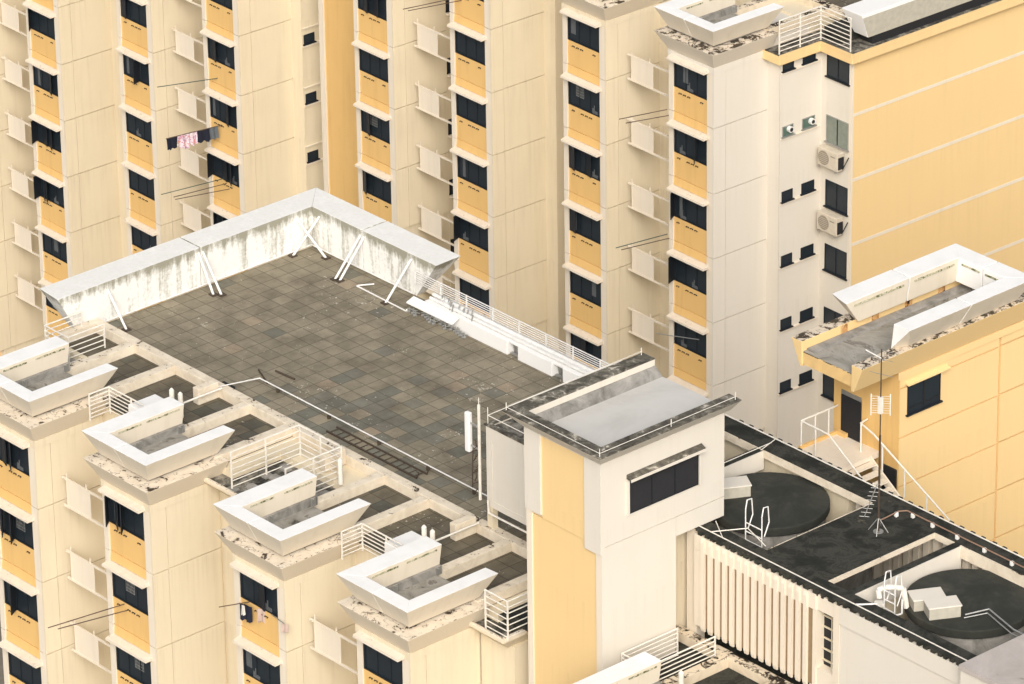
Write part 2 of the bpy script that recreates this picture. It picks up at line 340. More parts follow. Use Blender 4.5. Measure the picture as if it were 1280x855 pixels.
# ------------------------------------------------------------------ one wing of a slab block
def wing(T, B, zs, h, k0, k1, dz=0., side_v=3.24, head=True, heavy=False, seed=0, rails=False, sashes={}, wallm='cream'):
    """B: x,y of the outer corner of the roof parapet (u=0,v=0). storeys k0..k1-1"""
    bx, by = B; rnd = random.Random(seed)
    X = lambda u: bx + u
    Y = lambda v: by + v
    z0 = -1.65 + dz
    ztop = -.95 + dz; zb = z0 - h * k1 + .1 if k1 < 20 else BASE
    zb = BASE
    wz = ztop if head else z0 - h * k0 + 3
    m = M().box(X(-2.96), X(-.46), Y(.68), Y(side_v + 2.4), zb, wz)
    if head: m.box(X(-2.96), X(-.41), Y(.68), Y(1.2), zb, wz) if False else None
    wall = m.build('wing_wall', wallm, T)
    # cladding panels: storey-high, split by open joints
    pm = M(); fr = M(); fl = M()
    ks = list(range(k0 - 1, k1 + 1))
    for k in ks:
        zt = z0 - h * (k - 1) - h + .52 + h - .0 if False else (z0 - h * (k - 1) + .52 - .018)
        zl = z0 - h * k + .52 + .018
        if head and k <= k0:
            if k < k0: continue
            zt = -1.32 + dz
        j = rnd.uniform(-.004, .004)
        pm.box(X(-.46), X(-.38 + j), Y(.4), Y(1.03), zl, zt)
        pm.box(X(-.46), X(-.38 + rnd.uniform(-.004, .004)), Y(1.05), Y(side_v), zl, zt)
        fr.box(X(-.77), X(-.46), Y(.4), Y(.68), zl, zt)
        fl.box(X(-2.99), X(-2.74), Y(.4), Y(.68), zl, zt)
    pm.build('side_panels', wallm, T); fr.build('window_pilaster', 'frame', T); fl.build('window_pilaster', 'frame', T)
    bk_ = M().box(X(-2.74), X(-.77), Y(.53), Y(.68), zb, wz - .01); bk_.build('back_wall', 'yellow', T)
    for k in range(k0, k1):
        zl = z0 - h * k
        nz = z0 - h * (k + 1) + .17
        # ledge / lintel
        M().prismx([(Y(.10), zl), (Y(.11), zl + .08), (Y(.4), zl + .15), (Y(.53), zl + .15), (Y(.53), zl)], X(-2.82), X(-.64)).build('ledge', 'ledge', T)
        # spandrel: upright above the joint, leaning out below it
        zsill = zl - W_H
        zg = z0 - h * (k + 1) + .52
        sp = M().prismx([(Y(.455), zsill), (Y(.525), zsill), (Y(.525), zg + .018), (Y(.455), zg + .018)], X(-2.735), X(-.775)).prismx([(Y(.45), zg - .018), (Y(.525), zg - .018), (Y(.525), nz), (Y(.41), nz)], X(-2.735), X(-.775)).box(X(-2.7), X(-.8), Y(.49), Y(.524), zg - .05, zg + .05).build('spandrel', 'yellow', T)
        j = rnd.uniform(-.05, .05); cl = rnd.random() < .5
        for q, uu in enumerate((-2.45, -2.2, -1.95, -1.2) if cl else (-2.5, -1.95, -1.7, -1.45)):
            place(SOCK_ME, 'pole_socket', sp, (X(uu + j + .05), Y(.455), zsill - .17))
        wd = place(FRAME_ME, 'window', T, (X(W_U0), Y(.45), zl)); OFF[wd.name] = (0, 0, 0)
        place(PANE_ME, 'pane', wd, (0, 0, 0))
        r = rnd.random()
        if r < .12: place(GRILLE_ME, 'grille', wd, (.1 + rnd.random() * .9, .035, 0))
        elif r < .24: place(CURT_ME, 'curtain', wd, (.12 + rnd.random() * 1.2, .035, -.05))
        elif r < .38: place(CURT2_ME, 'curtain', wd, (.08 + rnd.random() * .3, .035, 0))
        opn = sashes.get(k, [])
        if not opn and rnd.random() < .3: opn = [(rnd.choice((.02, .6, 1.2)), rnd.choice((20, 45, 65, 75)))]
        if rnd.random() < .45: place(BOTTLE_ME, 'window_item', wd, (.2 + rnd.random() * 1.3, .02, -W_H + .05))
        for (su, ang) in opn:
            s_ = place(SASH_ME, 'open_sash', wd, (su, -.01, -.04)); s_.rotation_euler = (0, 0, math.radians(ang))
    if head:
        c = M()
        c.frus((X(-3.0), X(-.37), Y(.39), Y(side_v + .2)), -1.35 + dz, (X(-3.43), X(0), Y(0), Y(side_v + .2)), -.6 + dz)
        c.build('cornice', 'cornice_h' if heavy else 'cornice', T, bevel=.02)
        M().box(X(-3.01), X(-.355), Y(.375), Y(side_v - .02), -1.63 + dz, -1.352 + dz).build('fascia', wallm, T)
        t, b = .4 + dz, -.45 + dz
        def seg(P): return M().hexa([(X(u), Y(v), b) for u, v in P[0]], [(X(u), Y(v), t) for u, v in P[1]])
        # right arm, front (two lengths with an open joint), left arm
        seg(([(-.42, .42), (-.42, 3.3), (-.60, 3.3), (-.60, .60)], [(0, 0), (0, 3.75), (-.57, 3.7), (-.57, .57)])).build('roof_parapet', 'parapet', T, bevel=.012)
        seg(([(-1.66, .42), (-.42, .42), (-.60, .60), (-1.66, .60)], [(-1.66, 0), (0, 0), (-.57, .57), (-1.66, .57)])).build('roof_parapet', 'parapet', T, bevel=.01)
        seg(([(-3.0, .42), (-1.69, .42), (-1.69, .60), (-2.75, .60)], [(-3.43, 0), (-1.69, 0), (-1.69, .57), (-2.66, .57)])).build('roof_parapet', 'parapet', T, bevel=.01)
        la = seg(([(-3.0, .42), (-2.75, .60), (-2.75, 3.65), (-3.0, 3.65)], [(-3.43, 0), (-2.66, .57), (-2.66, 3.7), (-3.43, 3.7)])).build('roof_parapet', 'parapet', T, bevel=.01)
        mo = M()
        for a, e in ((.75, 1.9), (2.05, 3.5)):
            mo.box(X(-2.745), X(-2.655), Y(a + rnd.random() * .3), Y(e), t - .17, t - .11)
        mo.build('moss_line', 'green', T)
        M().box(X(-2.749), X(-2.60), Y(.6), Y(side_v + .4), -.6 + dz, b + .13).build('kerb', 'conc', T)
        M().box(X(-2.60), X(-.61), Y(.61), Y(side_v + .19), -.598 + dz, -.575 + dz).build('roof_gutter', 'cracked', T)
    
        for vv in (1.6, 3.35):
            M().box(X(-2.6), X(-2.56), Y(vv), Y(vv + .18), -.57 + dz, b + .16).box(X(-2.6), X(-2.45), Y(vv + .02), Y(vv + .05), b + .14, b + .17).build('bracket', 'steel', T)
    return wall

def pair_rail(T, B, z0, h, k0, k1, ulen=3.6, v=1.3):
    """drying frames bridging the slot on the left of wing B"""
    bx, by = B
    u1 = -2.97; u0 = u1 - ulen + .2
    x0, x1 = bx + u0, bx + u1
    y = by + v
    for k in range(k0, k1):
        zt = z0 - h * k - 1.25; zb_ = zt - 1.04
        r = M().box(x0 - .1, x1, y, y + .06, zt - .07, zt).box(x0 - .1, x1, y, y + .06, zb_ - .07, zb_)
        r.box(x0 + .12, x0 + .16, y + .01, y + .05, zb_, zt + .2).box(x0 + 1.2, x0 + 1.24, y + .01, y + .05, zt, zt + .18)
        r.box(x0 - .02, x0 + .01, y - .0, y + .25, zt - .1, zt - .04)
        ro = r.build('drying_frame', 'frame', T)
        M().box(x0 + .16, x0 + 1.42, y + .02, y + .045, zb_, zt - .07).build('panel', 'frame', ro)
        # wall end post where the frame meets the next wing
        M().box(x1 - .35, x1 + .0, y + .061, y + .12, zb_ - .07, zt).build('end_post', 'frame', ro)

def wall_openings(T, rects, axis, pos, mat='glass', depth=.06, name='window', frame=True):
    """rects in (a0,a1,z0,z1); axis 'x' = wall plane at x=pos facing +x, 'y' = facing -y. pane sits in a raised frame"""
    out = []
    for a0, a1, z0, z1 in rects:
        f = M(); e = .035
        def bx(a, b, c, d, p0, p1):
            if axis == 'x': f.box(pos + p0, pos + p1, a, b, c, d)
            else: f.box(a, b, pos - p1, pos - p0, c, d)
        bx(a0 - .06, a1 + .06, z0 - .05, z0, -.01, .09)
        if frame:
            bx(a0, a1, z1 - e, z1, .0, .03); bx(a0, a0 + e, z0, z1 - e, .0, .03); bx(a1 - e, a1, z0, z1 - e, 0, .03)
        o = f.build(name, 'wframe' if mat in ('glass', 'dark') else 'steel', T)
        p = M()
        if axis == 'x': p.box(pos - .02, pos + .012, a0 + .01, a1 - .01, z0 + .001, z1 - .01)
        else: p.box(a0 + .01, a1 - .01, pos - .012, pos + .02, z0 + .001, z1 - .01)
        p.build('pane', mat, o); out.append(o)
    return out

# ------------------------------------------------------------------ guard rail
def guard(name_label, pts, z0, z1, nbars, posts, mat='rail', group='white metal guard rails on the roofs', xf=None, skew=None, r=.02, bottom=None, feet=False):
    p0 = pts[0]; base = (p0[0], p0[1], z0)
    at = farp(*base) if xf else base
    T = thing('guard_rail', name_label, 'railing', base, FAR_R if xf else 0, at, group)
    zs = [z1] + [z0 + (bottom or .12) + (z1 - z0 - (bottom or .12)) * i / nbars for i in range(nbars)]
    for z in zs:
        b = M()
        for a, c in zip(pts[:-1], pts[1:]):
            b.cyl((a[0], a[1], z), (c[0], c[1], z), r * (1.4 if z == z1 else 1), 6)
        b.build('bar', mat, T)
    for a, c, n in [(pts[i], pts[i + 1], posts[i]) for i in range(len(pts) - 1)]:
        for j in range(n + (1 if i_last(pts, c) else 0)):
            t = j / n; x = a[0] + (c[0] - a[0]) * t; y = a[1] + (c[1] - a[1]) * t
            po = M().box(x - .022, x + .022, y - .022, y + .022, z0, z1 + .02).build('post', mat, T)
            if feet: M().box(x - .17, x + .17, y - .17, y + .17, z0, z0 + .06).build('foot', 'conc', po)
    return T
def i_last(pts, c): return c is pts[-1]

# ================================================================== SETTING
M().box(-400, 400, -400, 400, BASE - .5, BASE).build('ground', 'ground').__setitem__('kind', 'structure')

# ================================================================== NEAR BLOCK
NB = thing('apartment_block', 'long cream apartment block in front, with the brown tiled flat roof and white roof parapets', 'apartment building', (0, -5, BASE))
WN = dict(a=(-6.90, -15.30), b=(-.61, -15.30), c=(6.40, -15.36), d=(12.68, -15.45), e=(22.85, -15.42))
core = M()
def crow(x0, x1, y0, top=-.92): core.box(x0, x1, y0, 1.15, BASE, top)
crow(-12.1, -10.0, -10.4); crow(-10.0, -.35, -11.95); crow(-.35, 3.05, -9.9); crow(3.05, 12.9, -11.95); crow(12.9, 16.0, -10.2); crow(16.0, 31, -11.95)
core.build('main_wall', 'cream', NB)
# roof paving: one tiled sheet for the main deck and lower ones between the beams
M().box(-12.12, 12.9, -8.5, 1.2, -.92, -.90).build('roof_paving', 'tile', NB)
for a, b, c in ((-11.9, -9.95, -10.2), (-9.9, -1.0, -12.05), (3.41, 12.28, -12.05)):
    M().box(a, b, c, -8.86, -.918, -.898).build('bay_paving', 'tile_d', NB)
M().box(12.9, 31, -11.95, 1.2, -.919, -.895).build('wet_roof', 'black', NB)
# beams
M().box(-12.1, 17.2, -8.86, -8.50, -.92, -.55).build('roof_beam', 'beam', NB, bevel=.02)
M().box(17.25, 31, -8.98, -8.62, -.89, -.55).build('roof_beam', 'beam_d', NB, bevel=.02)
for (bx, by), hv in zip(WN.values(), (0, 0, 0, 0, 1)):
    for u0, u1 in ((-2.98, -2.64), (-.74, -.40)):
        M().box(bx + u0, bx + u1, by + 3.2, -8.865, -.96, -.555).build('roof_beam', 'beam_d' if hv else 'beam', NB, bevel=.015)
M().box(-12.1, -11.75, -10.2, -8.865, -.92, -.556).build('roof_beam', 'beam', NB)
for x0 in (-5.2, 1.5, 8.05, 14.4):
    M().box(x0, x0 + .3, -9.75, -8.864, -.89, -.30).build('beam_stub', 'beam', NB, bevel=.02)
for x, y in ((-5.05, -10.75), (-4.62, -10.72), (8.15, -10.9), (8.56, -10.9), (2.75, -9.9), (20.6, -11.3)):
    v = M().cyl((x, y, -.9), (x, y, -.02), .085, 12).cyl((x, y, -.02), (x, y, .05), .085, 12, .03).build('vent_pipe', 'rail', NB, smooth=False)
for x in (-5.65, 7.65):   # low white hatch beside each paired parapet
    M().box(x, x + 1.2, -12.15, -11.0, -.86, -.3).build('roof_hatch', 'white', NB, bevel=.02)
for x in (-4.8, 8.4):
    M().cyl((x + .1, -11.4, -.45), (x + .1, -8.9, -.45), .035, 8).build('drain_pipe', 'rail', NB)
# roof edge slabs over the slots between the wing pairs, ledges with rubble
for k, (x0, x1, ws) in enumerate(((-.99, 3.4, .0), (12.3, 14.0, 1.), (23.25, 26.5, 0.))):
    M().frus((x0, x1 - .25, -12.3, -9.3), -1.6, (x0, x1, -12.72, -9.3), -1.2).build('roof_slab', 'cream', NB, bevel=.03)
    M().box(x0 + .12, x1 - .12, -12.6, -8.9, -1.198, -1.17).build('slab_debris', 'debris', NB)
    M().box(x0 + .02, x1 - .02, -12.71, -12.6, -1.199, -1.06).box(x1 - .14, x1 - .01, -12.6, -9.3, -1.199, -1.05).build('slab_kerb', 'cornice', NB, bevel=.02)
    for q in range(5):
        rr = random.Random(k * 9 + q)
        xx = x0 + .6 + rr.random() * (x1 - x0 - 1.1); yy = -12.3 + rr.random() * 2.2
        M().frus((xx, xx + .5, yy, yy + .35), -1.17, (xx + .1, xx + .4, yy + .08, yy + .3), -1.02).build('rubble', 'conc', NB, bevel=.05)
M().box(12.3, 13.9, -12.15, -9.0, BASE, -1.6).build('return_wall', 'cream', NB)
# wing storeys
sa = {'a': {0: [(.35, 70), (.75, 60)], 1: [(.15, 50), (.5, 65), (.8, 40)], 2: [(.3, 60), (.7, 30)]}, 'b': {0: [(.0, 40), (.35, 60), (.75, 45)]}, 'c': {0: [(.9, 75)]}}
for i, (n, B) in enumerate(WN.items()):
    wing(NB, B, 0, H_N, 0, 8, 0, seed=i + 3, sashes=sa.get(n, {}), heavy=False)
for n in 'bd':
    pair_rail(NB, WN[n], -1.65 + .0, H_N, 0, 7)
# pergola-like white fins: parapet of the rear edge, in three lengths with open joints
P = [((-13.3, -10.05), (-13.3, -3.9)), ((-13.3, -3.86), (-13.3, 2.35))]
zb_, zt_ = -.90, .65
def pseg(top, bot, name='deck_parapet'): return M().hexa([(x, y, zb_) for x, y in bot], [(x, y, zt_) for x, y in top]).build(name, 'whitest', NB, bevel=.015)
pseg([(-13.3, -10.05), (-12.12, -10.15), (-12.12, -3.91), (-13.3, -3.91)], [(-12.55, -9.3), (-12.15, -9.3), (-12.15, -3.91), (-12.55, -3.91)])
pseg([(-13.3, -3.86), (-12.12, -3.86), (-12.12, 1.18), (-13.3, 2.35)], [(-12.55, -3.86), (-12.15, -3.86), (-12.15, 1.2), (-12.55, 1.6)])
pseg([(-12.12, 1.18), (-9.39, 1.18), (-9.39, 2.35), (-13.3, 2.35)], [(-12.15, 1.2), (-9.39, 1.2), (-9.39, 1.6), (-12.55, 1.6)])
pseg([(-9.34, 1.18), (-5.33, 1.18), (-5.36, 2.35), (-9.34, 2.35)], [(-9.34, 1.2), (-6.45, 1.2), (-6.45, 1.6), (-9.34, 1.6)])
for a, b in (((-11.15, -3.78, -.9), (-12.13, -3.78, .45)), ((-11.35, -3.98, -.9), (-12.13, -3.98, .48)), ((-11.2, -7.95, -.9), (-12.13, -7.99, .35)),
             ((-11.0, .85, -.9), (-12.13, .5, .35)), ((-11.95, .1, -.9), (-11.7, 1.17, .4)), ((-9.42, -.05, -.9), (-9.42, 1.17, .45)), ((-9.22, .0, -.9), (-9.22, 1.17, .45)), ((-6.72, .0, -.9), (-6.66, 1.17, .45))):
    M().cyl(a, b, .045, 8).build('brace', 'railw', NB)
    M().box(a[0] - .13, a[0] + .13, a[1] - .13, a[1] + .13, -.9, -.86).build('brace_foot', 'rust', NB)
# thin pipe along the parapet foot
M().tube([(-12.1, -9.4, -.82), (-12.1, 1.1, -.82), (-6.5, 1.12, -.82)], .03).build('foot_pipe', 'railw', NB)
# back kerb with pipe notches
kb = M().box(-5.1, -.75, .42, 1.15, -.9, -.36).box(-.2, 1.55, .42, 1.15, -.9, -.36).box(2.1, 13, .42, 1.15, -.9, -.36)
kb.box(-.75, -.2, .75, 1.15, -.9, -.36).box(1.55, 2.1, .75, 1.15, -.9, -.36).box(-.75, -.2, .5, .75, -.46, -.36).box(1.55, 2.1, .5, .75, -.46, -.36)
kb.build('roof_kerb', 'white', NB, bevel=.02)
for x in (-.48, 1.82):
    pb = M()
    for q in range(3): pb.cyl((x - .16 + q * .14, .70, -.88), (x - .16 + q * .14, .62 - .03 * q, -.48), .035)
    pb.box(x - .2, x + .2, .5, .6, -.86, -.8)
    pb.build('drain_pipes', 'steel', NB)
pl = M().cyl((-5.0, .62, -.28), (12, .62, -.28), .06, 8).cyl((-5.1, .84, -.26), (12, .84, -.26), .07, 8).box(-4.6, 12, .70, .76, -.33, -.26)
pl.build('service_pipes', 'railw', NB, smooth=False)
tr = M().prismx([(.02, -.5), (.10, -.5), (.36, -.38), (.36, -.34), (.02, -.46)], -5.6, -3.2)
tr.build('pipe_cover', 'white', NB)
vf = M()
rr = random.Random(4)
for i in range(16):
    x = -5.6 + i * .19; y = .1 + rr.random() * .25; z = -.9
    vf.cyl((x, y, z), (x, y, z + .18 + rr.random() * .14), .025, 6).cyl((x - .05, y - .05, z + .03), (x + .07, y - .02, z + .06), .05, 6)
    vf.cyl((x - .12, y, z + .1), (x + .14, y + .05, z + .14), .022, 6)
vf.build('valves', 'steel', NB)
va = M()
for i in range(12):
    x = -4.6 + i * .17; z = -.36
    va.cyl((x, .52 + rr.random() * .3, z), (x + .04, .55 + rr.random() * .3, z + .2 + rr.random() * .12), .03, 6)
va.build('pipe_fittings', 'steel', NB)
M().tube([(-8.4, .15, -.84), (-8.1, .65, -.84), (-8.35, -.05, -.84)][:2], .028).tube([(-8.4, .1, -.84), (-5.6, .05, -.84), (-5.5, -.05, -.7)], .028).build('loose_pipe', 'railw', NB)

# guard rails on the near roof
guard('long white guard rail behind the white kerb at the far edge of the tiled roof', [(-6.3, 1.02), (13, 1.02)], -.36, .18, 5, [14], 'railw', r=.015)
guard('white guard rail around the rubble ledge between the second and third roof parapets', [(.25, -12.45), (.25, -9.55), (2.4, -9.55), (2.4, -11.9)], -1.17, .22, 6, [2, 2, 2], feet=True)
guard('white guard rail on the rubble ledge tight against the left side of the tower', [(12.95, -12.5), (14.0, -12.5), (14.0, -10.2)], -1.17, .22, 6, [1, 2])
guard('low white rail between the leftmost pair of U-shaped roof parapets, right of the first one', [(-6.8, -12.9), (-6.8, -12.05), (-4.4, -12.05)], -1.1, -.1, 6, [1, 2])
guard('low white rail between the third and fourth U-shaped roof parapets', [(6.5, -12.95), (6.5, -12.1), (8.9, -12.1)], -1.1, -.1, 6, [1, 2])
guard('white guard rail at the left end of the block, below the stained parapet end', [(-11.9, -9.35), (-11.9, -10.9), (-10.6, -10.9), (-10.6, -9.35)], -1.1, .0, 5, [1, 1, 1])
guard('white cage-like guard rail at the foot of the tower beside the lowest parapet', [(19.75, -9.1), (19.75, -11.9), (18.6, -11.9), (18.6, -9.6)], -1.0, .05, 6, [1, 1, 1])
M().box(-12.1, -10.0, -12.0, -10.2, -1.25, -1.12).build('end_slab', 'conc', NB)

# ================================================================== LOOSE THINGS ON THE NEAR ROOF
ld = thing('roof_ladder', 'dark rusty ladder lying flat on the tiled roof beside the pale beam', 'ladder', (2.2, -7.75, -.88))
for y in (-7.87, -7.43):
    M().box(-.45, 4.2, y, y + .04, -.88, -.83).build('rail', 'rust', ld)
for i in range(15):
    M().cyl((-.3 + i * .31, -7.85, -.855), (-.3 + i * .31, -7.41, -.855), .015, 6).build('rung', 'rust', ld)
M().tube([(4.18, -7.85, -.86), (4.3, -7.85, -.62), (4.18, -7.85, -.62)], .02).build('hook', 'rust', ld)
M().tube([(4.18, -7.41, -.86), (4.3, -7.41, -.62), (4.18, -7.41, -.62)], .02).build('hook', 'rust', ld)
pp = thing('water_pipe', 'thin white water pipe running over the tiled roof on low supports', 'pipe', (-4.7, -7.3, -.9))
M().tube([(-4.85, -8.9, -.45), (-4.85, -7.15, -.72), (8.15, -7.15, -.72), (8.5, -7.2, -.3)], .024, 8).build('pipe', 'railw', pp)
for x in (-3.9, -1.2, 1.4, 3.9, 6.2): M().box(x, x + .08, -7.2, -7.1, -.9, -.75).build('support', 'rust', pp)
tag(M().cyl((-4.2, -6.15, -.86), (-5.05, -6.3, -.8), .035).cyl((-5.6, -6.6, -.86), (-4.55, -7.05, -.84), .03).build('steel_angle', 'rust', loc=(-4.8, -6.5, -.9)), 'crossed dark steel offcuts lying at the bend of the roof pipe', 'scrap metal')
tag(M().box(-5.6, -5.0, -8.42, -8.1, -.9, -.78).build('roof_drain', 'dark', loc=(-5.3, -8.2, -.9)), 'small black drain cover on the tiled roof against the pale beam', 'drain')

# ================================================================== LIFT TOWER
LT = thing('lift_tower', 'white lift tower with a yellow stripe and a flat grey roof, in the middle foreground', 'tower', (16.7, -10.2, BASE))
x0, x1, y0, y1 = 14.95, 18.38, -12.5, -7.45
t = M().box(x0 + .02, x1 - .03, y0 + .12, -9.45, BASE, 3.1).box(x0 + .02, x1 - .03, y0 + .12, y1 + .02, 3.11, 6.65)
t.build('wall', 'towerw', LT)
t = M().box(x1 - .028, x1, y0 + .001, -9.46, BASE, 3.775).build('lower_side', 'towerw', LT)
t = M().box(x1 - .028, x1 + .01, y0, y1, 3.80, 6.65).box(x1 - .028, x1 + .004, -9.45, y1, 3.12, 3.77).build('upper_side', 'towerw', LT)
# front: pale corner strips stepping wider above, yellow stripe between
M().box(x0, x0 + .23, y0, y0 + .12, BASE, 3.9).build('corner_strip', 'frame', LT)
M().box(x1 - .27, x1 - .03, y0, y0 + .12, BASE, 3.55).build('corner_strip', 'frame', LT)
M().box(x0 - .004, 15.66, y0 - .05, y0 + .12, 3.9, 6.66).build('corner_strip', 'towerw', LT)
M().box(17.66, x1 + .014, y0 - .05, y0 + .12, 3.56, 6.66).build('corner_strip', 'towerw', LT)
M().box(x0 + .23, x1 - .27, y0 + .055, y0 + .115, BASE, 3.75).build('yellow_stripe', 'gable', LT)
M().box(15.661, 17.659, y0 + .02, y0 + .116, 3.78, 6.66).build('yellow_stripe', 'gable', LT)
# roof: leaning eaves, lichen gutter, raised kerb at the left, pale screed
e = .5
def rimq(b4, t4, z0_, z1_, nm, mt_): return M().hexa([(x, y, z0_) for x, y in b4], [(x, y, z1_) for x, y in t4]).build(nm, mt_, LT)
yb = y1 + .25; i_ = .05
M().box(x0 + .0, x1 - .0, y0 + .0, yb - .3, 6.60, 6.661).build('roof_deck', 'towerw', LT)
for b4, t4, c4 in (
    ([(x0, y0 - .05), (x0 + i_, y0 + i_), (x0 + i_, yb), (x0, yb)], [(x0 - e, y0 - e), (x0 + i_, y0 + i_), (x0 + i_, yb), (x0 - e, yb)], 0),
    ([(x0, y0 - .05), (x1 + .01, y0 - .05), (x1 - i_, y0 + i_), (x0 + i_, y0 + i_)], [(x0 - e, y0 - e), (x1 + e, y0 - e), (x1 - i_, y0 + i_), (x0 + i_, y0 + i_)], 0),
    ([(x1 + .01, y0 - .05), (x1 + .01, yb), (x1 - i_, yb), (x1 - i_, y0 + i_)], [(x1 + e, y0 - e), (x1 + e, yb), (x1 - i_, yb), (x1 - i_, y0 + i_)], 0)):
    rimq(b4, t4, 6.662, 7.16, 'eaves', 'towerw')
    rimq(t4, t4, 7.162, 7.20, 'roof_rim', 'gutter')
M().box(x0 + .051, x1 - .051, y0 + .051, yb - .01, 6.662, 6.70).build('roof_screed', 'screed', LT)
M().prismy([(x0 + .051, 6.70), (x0 + .42, 6.70), (x0 + .25, 6.86), (x0 + .10, 6.95), (x0 + .051, 6.95)], y0 + .06, yb - .02).build('fillet', 'conc', LT)
wr = M().tube([(x0 - .4, y1 + .1, 7.32), (x0 - .4, y0 - .4, 7.30), (x1 + .38, y0 - .4, 7.30), (x1 + .38, y1 + .1, 7.30)], .011)
for p in ((x0 - .4, y0 - .4), (x1 + .38, y0 - .4), (x1 + .38, y1 + .1), (x1 + .38, -10), (x0 - .4, y1 + .1)): wr.cyl((p[0], p[1], 7.2), (p[0], p[1], 7.45), .014)
wr.build('lightning_wire', 'rail', LT)
# louvred window with canopy
ww = M().box(x1 + .011, x1 + .05, -11.43, -8.56, 4.60, 4.64).box(x1 + .011, x1 + .05, -11.43, -8.56, 5.72, 5.76)
for y in (-11.43, -10.5, -9.55, -8.6): ww.box(x1 + .011, x1 + .05, y, y + .04, 4.64, 5.72)
wo = ww.build('window', 'wframe', LT)
lv = M()
for i in range(16): lv.hexa([(x1 + .012, -11.39, 4.66 + i * .067), (x1 + .045, -11.39, 4.65 + i * .067), (x1 + .045, -8.6, 4.65 + i * .067), (x1 + .012, -8.6, 4.66 + i * .067)], [(x1 + .012, -11.39, 4.70 + i * .067), (x1 + .02, -11.39, 4.70 + i * .067), (x1 + .02, -8.6, 4.70 + i * .067), (x1 + .012, -8.6, 4.70 + i * .067)])
lv.build('louvres', 'dark', wo)
M().box(x1 + .011, x1 + .10, -8.555, -8.47, 4.58, 5.76).build('window_reveal', 'towerw', LT)
M().box(x1 + .011, x1 + .10, -11.52, -11.435, 4.58, 5.76).build('window_reveal', 'towerw', LT)
M().prismy([(x1 + .01, 5.80), (x1 + .22, 5.80), (x1 + .22, 5.86), (x1 + .01, 5.96)], -11.5, -8.4).build('canopy', 'gutter', LT, bevel=.02)
M().box(x1 + .225, x1 + .25, -11.5, -8.4, 5.77, 5.855).build('canopy_edge', 'towerw', LT)
# recess below the overhang, with pillar
M().box(17.9, x1 - .05, -8.55, -8.2, BASE, 3.10).build('pillar', 'frame', LT)
M().box(x0 + .2, 17.6, -9.44, -7.9, BASE, 3.1).build('recess_wall', 'cream', LT)

# cell antenna on the corner left of the tower
an = thing('cell_antenna', 'tall white panel antenna with its mast and cables, left of the white tower', 'antenna', (8.1, -8.75, -.5))
M().box(7.78, 8.0, -8.83, -8.66, 1.85, 3.25).build('panel', 'white', an, bevel=.04)
M().cyl((8.42, -8.75, .3), (8.42, -8.75, 3.7), .05, 8).cyl((8.42, -8.75, 3.7), (8.42, -8.75, 3.95), .015, 6).build('mast', 'rail', an)
cb = M()
for i in range(14):
    z = .5 + i * .13; cb.cyl((8.2 + .12 * math.sin(i * 2.1), -8.78, z), (8.3 + .12 * math.sin(i * 1.3), -8.72, z + .16), .02, 6)
cb.tube([(8.1, -8.75, 1.9), (8.12, -8.8, 1.2), (8.05, -8.75, .6)], .022)
cb.build('cables', 'rust', an)
M().cyl((7.98, -8.74, 2.9), (8.42, -8.75, 2.9), .03).build('bracket', 'steel', an)
M().cyl((7.98, -8.74, 2.1), (8.42, -8.75, 2.1), .03).build('bracket', 'steel', an)

# ================================================================== TANK HOUSE
TH = thing('tank_house', 'low rooftop tank house with black bitumen roof and a front of cream fins', 'tank house', (22, -5.7, -.9))
Z1 = 3.10
r = M()
xs = [(13.4, 31.2, -8.5, -8.02), (13.4, 31.2, -3.5, -2.72), (13.4, 13.7, -8.02, -3.5), (15.72, 16.0, -8.02, -3.5), (20.85, 23.58, -8.02, -3.5), (24.39, 24.66, -8.02, -3.5)]
for a, b, c, d in xs: r.box(a, b, c, d, Z1 - .16, Z1)
r.build('roof', 'black', TH)
# pale beams showing their sides inside the openings
M().box(15.74, 16.005, -8.0, -3.51, 2.45, Z1 - .162).build('cross_beam', 'beam', TH)
M().box(24.41, 24.665, -8.0, -3.51, 2.35, Z1 - .162).build('cross_beam', 'beam', TH)
M().box(15.98, 16.03, -8.0, -3.5, 2.45, 3.09).build('beam_face', 'towerw', TH)
M().box(24.64, 24.70, -8.0, -3.5, 2.35, 3.09).build('beam_face', 'towerw', TH)
M().box(13.4, 20.85, -3.53, -3.495, 2.85, 3.108).box(20.85, 20.88, -8.0, -3.5, 3.0, 3.105).box(23.55, 23.59, -8.02, -3.5, 2.95, 3.115).box(23.58, 24.4, -3.53, -3.49, 2.9, 3.115).box(24.66, 31, -3.54, -3.49, 2.7, 3.112).build('opening_edge', 'beam', TH)
M().box(13.4, 30.2, -8.0, -2.8, -.6, -.2).build('floor', 'black', TH)
bf = M()
for i in range(40):
    x = 14.0 + i * .42; (bf.box(x, x + .23, -3.25, -2.95, -.2, Z1 - .16) if (19.6 < x < 26.2) else None)
bf.build('rear_fins', 'frame', TH)
M().box(13.4, 31, -2.9, -2.8, -.2, Z1 - .16).build('rear_wall', 'dark', TH)
M().box(13.5, 19.6, -3.28, -2.96, -.2, 2.9).build('inner_wall', 'cream', TH)
M().box(26.2, 31, -3.3, -2.96, -.2, 2.6).build('inner_wall', 'cream', TH)
M().box(20.90, 21.0, -7.9, -3.6, -.2, 2.93).build('inner_room', 'conc', TH)
M().box(24.45, 24.62, -7.9, -3.4, -.2, 2.3).build('inner_wall', 'cream', TH)
